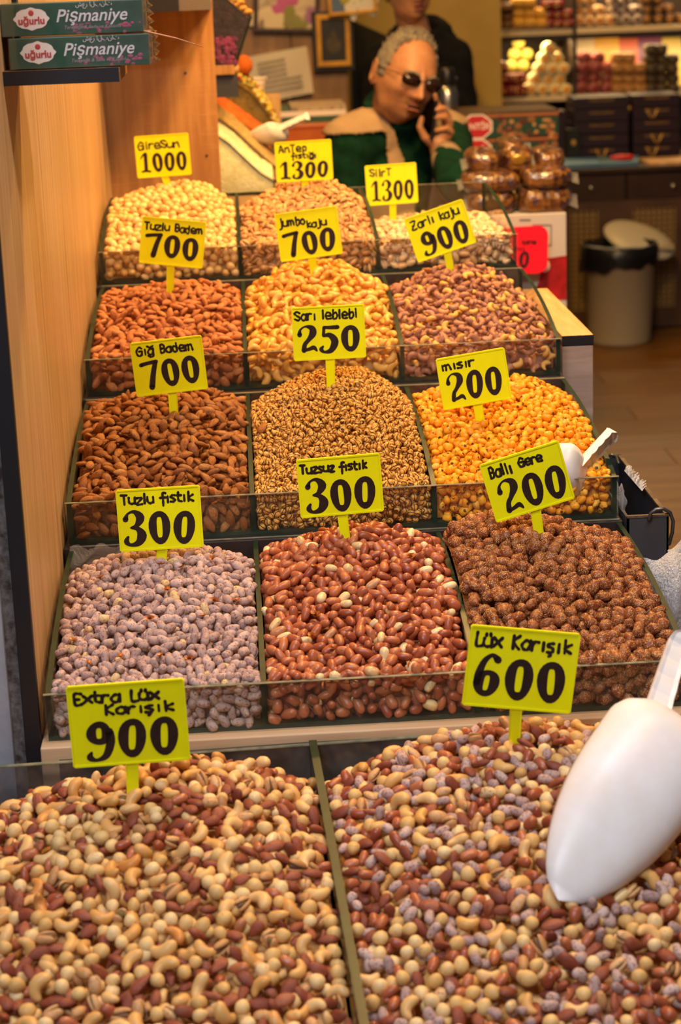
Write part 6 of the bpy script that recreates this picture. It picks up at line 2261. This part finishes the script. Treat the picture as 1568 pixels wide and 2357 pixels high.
mb.tube([n0 - Vector((0, 0, .05)), n0, (n0 + n1) / 2, n1], [.062, .054, .051, .050], 18)
torso(mb, B2, S2, Z2, -.014, .135, .100)
for a, e, w_ in arms:
    mb.tube([B2, a, (a + e) / 2, e, (e + w_) / 2, w_], [.05, .042, .038, .033, .03, .024], 12)
    mb.ball(w_ + Vector((0, -.02, -.05)), (.022, .036, .045), 12, 8)
    for k in range(4):
        q = w_ + Vector((0, -.045 + .017 * k, -.085))
        mb.tube([q, q + Vector((0, -.004, -.03)), q + Vector((.006, -.006, -.055))], [.0082, .0078, .0065], 8)
    mb.tube([w_ + Vector((0, -.04, -.03)), w_ + Vector((0, -.062, -.06)), w_ + Vector((.003, -.066, -.085))], [.010, .009, .0075], 8)
legs2 = []
for s in (-1, 1):
    h = Vector((B2.x, B2.y, Z2)) + S2 @ Vector((s * .08, 0, 0))
    k = Vector((h.x, h.y - .02, (Z2 + FZ) / 2 + .02))
    a = Vector((h.x, h.y + .01, FZ + .08))
    legs2.append((h, k, a))
    mb.tube([h, k, a], [.07, .048, .034], 12)
    mb.tube([a, a + Vector((0, -.13, -.045))], [.034, .028], 10)
v, nr, f = remeshed(mb, .0042, 3)
MB().add(v, f).build('body', SKIN2, root, smooth=True)
face_parts(HM2, root, mat('lips_pink', 'a05a50', .45))
hair_shell(HM2, lambda x, y, z: (y > -.06 + max(0, .116 - z) * .7 and z > -.05) and not (y < .02 and z < .0), .012, mat('dark_hair', '1a130f', .6, bump=.8, bump_scale=300), root, 9)
HOOD = mat('black_hoodie', '101011', .95, var='17171a', scale=30, bump=.35, bump_scale=200, spec=.15)
mb = MB()
torso(mb, B2, S2, Z2, 0, .140, .108)
mb.tube([sl, B2 + Vector((0, 0, .012)), sr], [.058, .078, .058], 16)
hood = []
for k in range(17):
    a = 2 * PI * k / 16
    hood.append(n0 + S2 @ Vector((.078 * math.sin(a), .012 - .074 * math.cos(a), .035 - .030 * math.cos(a))))
mb.tube(hood, [.027 + .010 * (1 - math.cos(2 * PI * k / 16)) / 2 for k in range(17)], 12, caps=False)
mb.ball(n0 + S2 @ Vector((0, .11, -.01)), (.11, .05, .09), 16, 10, 0, S2)
for a, e, w_ in arms:
    mb.tube([a, (a + e) / 2, e, e + (w_ - e) * .5, e + (w_ - e) * .96], [.060, .056, .050, .045, .038], 16)
v, nr, f = remeshed(mb, .008, 4)
v = v + nr * (.003 * np.sin(v[:, 2] * 66 + v[:, 0] * 40) * np.sin(v[:, 1] * 50 + v[:, 2] * 20))[:, None]
MB().add(v, f).build('hoodie', HOOD, root, smooth=True)
mb = MB()
for h, k, a in legs2:
    mb.tube([h, k, a + Vector((0, 0, .0))], [.088, .062, .056], 14)
v, nr, f = remeshed(mb, .012, 3)
MB().add(v, f).build('trousers', TRO, root, smooth=True)
for h, k, a in legs2:
    MB().tube([a + Vector((0, .03, -.045)), a + Vector((0, -.06, -.045)), a + Vector((0, -.15, -.055))], [.038, .040, .027], 12).build('shoe', MATS['black_shoe'], root, smooth=True)
